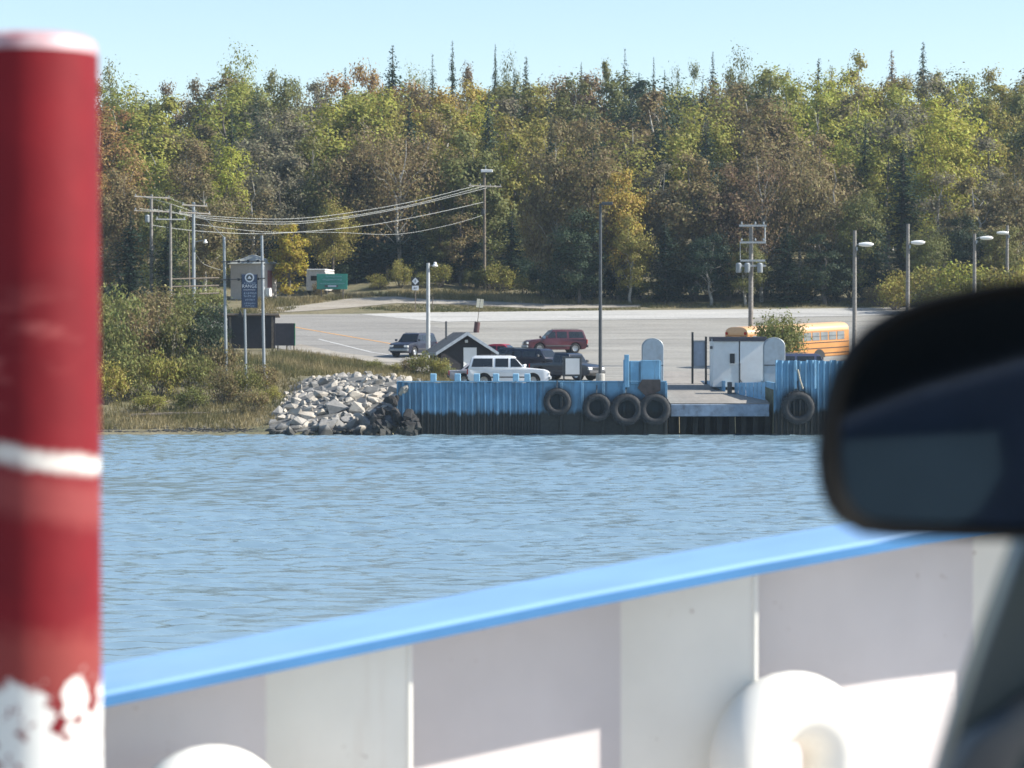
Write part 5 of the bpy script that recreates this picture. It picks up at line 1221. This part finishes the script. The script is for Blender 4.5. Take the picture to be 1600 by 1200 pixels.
def web(pc, pt):
    a = onb(pc, 1000, 0.0); b_ = onb(pt, 1000, .124); t = .007
    nn = Vector((-(b_ - a).y, (b_ - a).x, 0)).normalized() * t
    za, zb_ = capz(a) - .002, capz(b_) - .002
    q = [Vector((a.x, a.y, 4.4)), Vector((b_.x, b_.y, 4.4)), Vector((b_.x, b_.y, zb_)), Vector((a.x, a.y, za))]
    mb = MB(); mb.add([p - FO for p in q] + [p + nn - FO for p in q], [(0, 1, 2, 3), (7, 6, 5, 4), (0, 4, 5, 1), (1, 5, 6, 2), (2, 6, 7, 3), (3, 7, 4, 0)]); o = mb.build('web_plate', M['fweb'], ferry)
    mb = MB(); mb.tube([Vector((b_.x, b_.y, 4.4)) - FO, Vector((b_.x, b_.y, zb_ - .004)) - FO], .0036, 8); mb.build('edge_bead', M['fwhite'], o, smooth=True)
ferry.children[[c.name for c in ferry.children].index('bulwark_plate')].data.materials[0] = M['plate_shade']
for pc, pt in ((-140, 60), (415, 640), (970, 1180), (1520, 1720), (2050, 2240)): web(pc, pt)
mb = MB(); mb.add([Vector(v) - FO for v in ((-4, -6, 4.395), (9, -6, 4.395), (low[-1].x, low[-1].y + .1, 4.395), (low[0].x, low[0].y + .1, 4.395))], [(0, 1, 2, 3)]); mb.build('deck', mat('ferry_deck', (.50, .46, .42), .8, .15, 2, dirt=(.30, .24, .2)), ferry)
mb = MB(); a, b_ = low[0] - NB * (OVH + .05), low[-1] - NB * (OVH + .05)
mb.add([v - FO for v in (Vector((a.x, a.y, 4.39)), Vector((b_.x, b_.y, 4.39)), Vector((b_.x, b_.y, -.6)), Vector((a.x, a.y, -.6)))] , [(0, 1, 2, 3)]); mb.build('hull_plate', M['cap_blue'], ferry)
# white bent vent pipes on the deck
def vent(pcx, top, Y, label):
    k = Y / F; q = onb(pcx, top + 143, .15); Y = q.y; k = Y / F; c = q; r = 55 * k; Rr = 88 * k
    e = empty('vent_pipe', (c.x, c.y, 4.4), BTH); tag(e, label, 'vent pipe', 'white vent pipes on the ferry deck')
    z = c.z - 4.4
    pts = [(-Rr, 0, 0)] + [(Rr * math.cos(t), 0, z + Rr * math.sin(t)) for t in [math.pi - math.pi * i / 18 for i in range(19)]] + [(Rr, 0, z - .12)]
    mb = MB(); mb.tube(pts, r, 20); mb.build('bent_pipe', M['fwhite'], e, smooth=True)
    mb = MB(); mb.lathe([(r, 0), (r * 1.5, 0), (r * 1.5, .015), (r, .015)], 20, c=(-Rr, 0, 0), closed=True); mb.build('base_flange', M['fwhite'], e)
vent(1236, 1048, 4.45, 'white bent vent pipe by the right web plate of the ferry rail')
vent(326, 1163, 4.35, 'white bent vent pipe whose top just shows at the bottom left')
# red and white post
def striped_post():
    Y = 2.2; k = Y / F; c = P(50, 522, Y); r = 104 * k; top = P(0, 56, Y).z
    e = empty('striped_post', (P(58, 1200, Y).x, Y, 4.4)); tag(e, 'thick worn red post with white bands at the left edge', 'post')
    m, N, L, b = new_mat('post_paint')
    tc = N.new('ShaderNodeNewGeometry'); sep = N.new('ShaderNodeSeparateXYZ'); L.new(tc.outputs['Position'], sep.inputs[0])
    mp = N.new('ShaderNodeMapping'); mp.inputs['Scale'].default_value = (1, 1, 1); L.new(tc.outputs['Position'], mp.inputs[0])
    n1 = noise(N, L, 34, 5, vec=mp.outputs[0], rough=.65); n2 = noise(N, L, 9, 5, vec=mp.outputs[0], rough=.6)
    mp2 = N.new('ShaderNodeMapping'); mp2.inputs['Scale'].default_value = (6, 6, 26); mp2.inputs['Rotation'].default_value = (0, R(38), 0); L.new(tc.outputs['Position'], mp2.inputs[0])
    n3 = noise(N, L, 1.2, 4, vec=mp2.outputs[0], rough=.6)
    red = ramp(N, L, n2.outputs[0], [(.3, (.12, .006, .010)), (.7, (.185, .009, .014))]).outputs[0]
    scr = ramp(N, L, n3.outputs[0], [(.60, (0, 0, 0)), (.74, (1, 1, 1))]).outputs[0]
    zat = lambda py: P(0, py, Y).z
    def band(z0, z1, soft, wob, slope=0.0):
        z = mth(N, L, 'ADD', sep.outputs['Z'], mth(N, L, 'MULTIPLY', mth(N, L, 'SUBTRACT', n1.outputs[0], .5), wob))
        if slope: z = mth(N, L, 'ADD', z, mth(N, L, 'MULTIPLY', mth(N, L, 'SUBTRACT', sep.outputs['X'], c.x), slope))
        a = N.new('ShaderNodeMapRange'); a.inputs[1].default_value = z0 - soft; a.inputs[2].default_value = z0 + soft; L.new(z, a.inputs[0])
        b2 = N.new('ShaderNodeMapRange'); b2.inputs[1].default_value = z1 - soft; b2.inputs[2].default_value = z1 + soft; b2.inputs[3].default_value = 1; b2.inputs[4].default_value = 0; L.new(z, b2.inputs[0])
        return mth(N, L, 'MULTIPLY', a.outputs[0], b2.outputs[0])
    wht = (.62, .60, .55)
    out = mixc(N, L, mth(N, L, 'MULTIPLY', mth(N, L, 'MULTIPLY', scr, band(zat(640), zat(480), .02, .02)), .5), red, (.5, .16, .15))
    out = mixc(N, L, mth(N, L, 'MULTIPLY', band(zat(800), zat(735), .008, .02, .22), .2), out, (.48, .17, .15))
    out = mixc(N, L, mth(N, L, 'MULTIPLY', band(zat(722), zat(696), .004, .02, .16), .9), out, wht)
    out = mixc(N, L, mth(N, L, 'MULTIPLY', band(zat(1070), zat(980), .012, .05), .35), out, (.35, .10, .08))
    spots = ramp(N, L, n1.outputs[0], [(.55, (1, 1, 1)), (.585, (0, 0, 0))]).outputs[0]
    out = mixc(N, L, mth(N, L, 'MULTIPLY', band(3.0, zat(1062), .003, .09), spots), out, (.70, .70, .66))
    L.new(out, b.inputs['Base Color']); b.inputs['Roughness'].default_value = .6; b.inputs['Specular IOR Level'].default_value = .2
    bp = N.new('ShaderNodeBump'); bp.inputs['Strength'].default_value = .15; bp.inputs['Distance'].default_value = .004; L.new(n1.outputs[0], bp.inputs['Height']); L.new(bp.outputs[0], b.inputs['Normal'])
    dx = P(48, 60, Y).x - e.location.x; H = top - 4.4
    zr = H - 30 * k
    mb = MB(); mb.tube([(0, 0, 0), (dx * .5, 0, zr * .5), (dx, 0, zr)], [r * 1.03, r * 1.015, r], 48); mb.build('post_shaft', m, e, smooth=True)
    mb = MB(); mb.lathe([(r * .99, 0), (r * .985, 10 * k), (r * .95, 20 * k), (r * .82, 28 * k), (r * .5, 31 * k), (0, 32 * k)], 48, c=(dx, 0, zr + .0005)); mb.build('cap', mat('post_cap', (.50, .34, .35), .5, .25, 14, dirt=(.25, .04, .05), dscale=16, damt=.8), e, smooth=True)
striped_post()

# ------------------------------------------------------------------ the car the photograph was taken from: mirror, pillar, seat seen in the mirror
own = empty('car', (.5, .4, 4.4)); tag(own, 'dark car door edge and black side mirror close at the right', 'car')
OO = own.location; MY = 1.35; mk = MY / F
outl = [(1800, 424), (1700, 427), (1600, 436), (1545, 443), (1490, 454), (1440, 468), (1398, 486), (1362, 510), (1332, 542), (1310, 580), (1296, 622), (1287, 670), (1284, 718), (1289, 762), (1300, 796), (1318, 820), (1344, 834), (1390, 839), (1500, 842), (1650, 845), (1800, 846)]
def pm(p, Y): q = P(p[0], p[1], Y); return q
rings = []
for Y, s_ in ((MY - .012, .985), (MY - .006, 1.0), (MY + .03, 1.0), (MY + .075, .93), (MY + .10, .72)):
    cx, cy = 1620, 640
    rings.append([P(cx + (x - cx) * s_ , cy + (y - cy) * s_, MY) + Vector((0, Y - MY, 0)) for x, y in outl])
mb = MB(); n = len(outl); vs = [q - OO for r_ in rings for q in r_]
fs = [(i * n + j, i * n + (j + 1) % n, (i + 1) * n + (j + 1) % n, (i + 1) * n + j) for i in range(len(rings) - 1) for j in range(n)]
fs.append(tuple(range((len(rings) - 1) * n, len(rings) * n)))
inner = [P(1620 + (x - 1620) * .925, 640 + (y - 640) * .885, MY) + Vector((0, -.004, 0)) for x, y in outl]
b0 = len(vs); vs += [q - OO for q in inner]; fs += [(j, (j + 1) % n, b0 + (j + 1) % n, b0 + j) for j in range(n)]
mb.add(vs, fs); hs_ = mb.build('side_mirror', mat('mirror_shell', (.003, .0034, .0036), .8, .15, spec=.1), own, smooth=True)
mb = MB(); vs = [q - OO + Vector((0, .003, 0)) for q in inner]; mb.add(vs, [tuple(range(n))])
gl = bpy.data.materials.new('mirror_glass'); gl.use_nodes = True; gb = gl.node_tree.nodes['Principled BSDF']; gb.inputs['Base Color'].default_value = (.30, .33, .34, 1); gb.inputs['Metallic'].default_value = 1; gb.inputs['Roughness'].default_value = .04
mb.build('mirror_glass', gl, hs_)
# door edge at the lower right
dk = mat('door_teal', (.010, .022, .028), .35, .1, coat=.4)
def slab(nm, poly, Y, th, m):
    mb = MB(); a = [P(x, y, Y) - OO for x, y in poly]; b_ = [q + Vector((0, th, 0)) for q in a]; n = len(poly)
    mb.add(a + b_, [tuple(range(n)), tuple(range(2 * n - 1, n - 1, -1))] + [((i + 1) % n, i, i + n, (i + 1) % n + n) for i in range(n)]); return mb.build(nm, m, own, bevel=.004, smooth=True, seg=2)
slab('door_frame', [(1640, 800), (1600, 850), (1575, 915), (1540, 1010), (1505, 1110), (1478, 1200), (1440, 1330), (2000, 1330), (2000, 800)], 1.42, .04, dk)
slab('window_seal', [(1486, 1215), (1520, 1160), (1600, 1105), (1700, 1050), (1720, 1090), (1600, 1175), (1560, 1260), (1480, 1260)], 1.38, .03, mat('seal_grey', (.045, .05, .055), .5))
# interior behind the camera, seen only in the mirror
vp = lambda px, py: ((px - 800) / F * 3.3, EYE + (522 - py) / F * 3.3)
cloth = mat('seat_cloth', (.032, .048, .085), .9, .2); pan = mat('seat_panel', (.10, .14, .17), .9, .15); trim = mat('trim_black', (.012, .012, .012), .9)
mb = MB(); mb.prism([vp(1200, 300), vp(2000, 300), vp(2000, 1100), vp(1200, 1100)], 'y', -.80, -.74, off=-OO); mb.build('rear_trim', trim, own)
mb = MB(); mb.prism([vp(1290, 672), vp(1450, 610), vp(1620, 562), vp(1800, 530), vp(1800, 1000), vp(1290, 1000)], 'y', -.72, -.62, off=-OO); mb.build('seat_back', cloth, own, bevel=.01)
mb = MB(); mb.prism([vp(1315, 690), vp(1560, 676), vp(1566, 740), vp(1530, 800), vp(1480, 830), vp(1320, 820)], 'y', -.61, -.60, off=-OO); mb.build('seat_panel', pan, own)

# ------------------------------------------------------------------ thin autumn haze over the whole place
mb = MB(); mb.box((0, 500, 23), (6300, 7300, 58)); hz = mb.build('haze', None)
hm = bpy.data.materials.new('haze_air'); hm.use_nodes = True; hn = hm.node_tree; hn.nodes.remove(hn.nodes['Principled BSDF'])
pv = hn.nodes.new('ShaderNodeVolumePrincipled'); pv.inputs['Color'].default_value = (.66, .84, 1, 1); pv.inputs['Density'].default_value = .00015; pv.inputs['Anisotropy'].default_value = .2
hn.links.new(pv.outputs[0], hn.nodes['Material Output'].inputs['Volume']); hz.data.materials.append(hm); tag(hz, 'thin pale haze over the lake and shore', 'haze', kind='stuff')
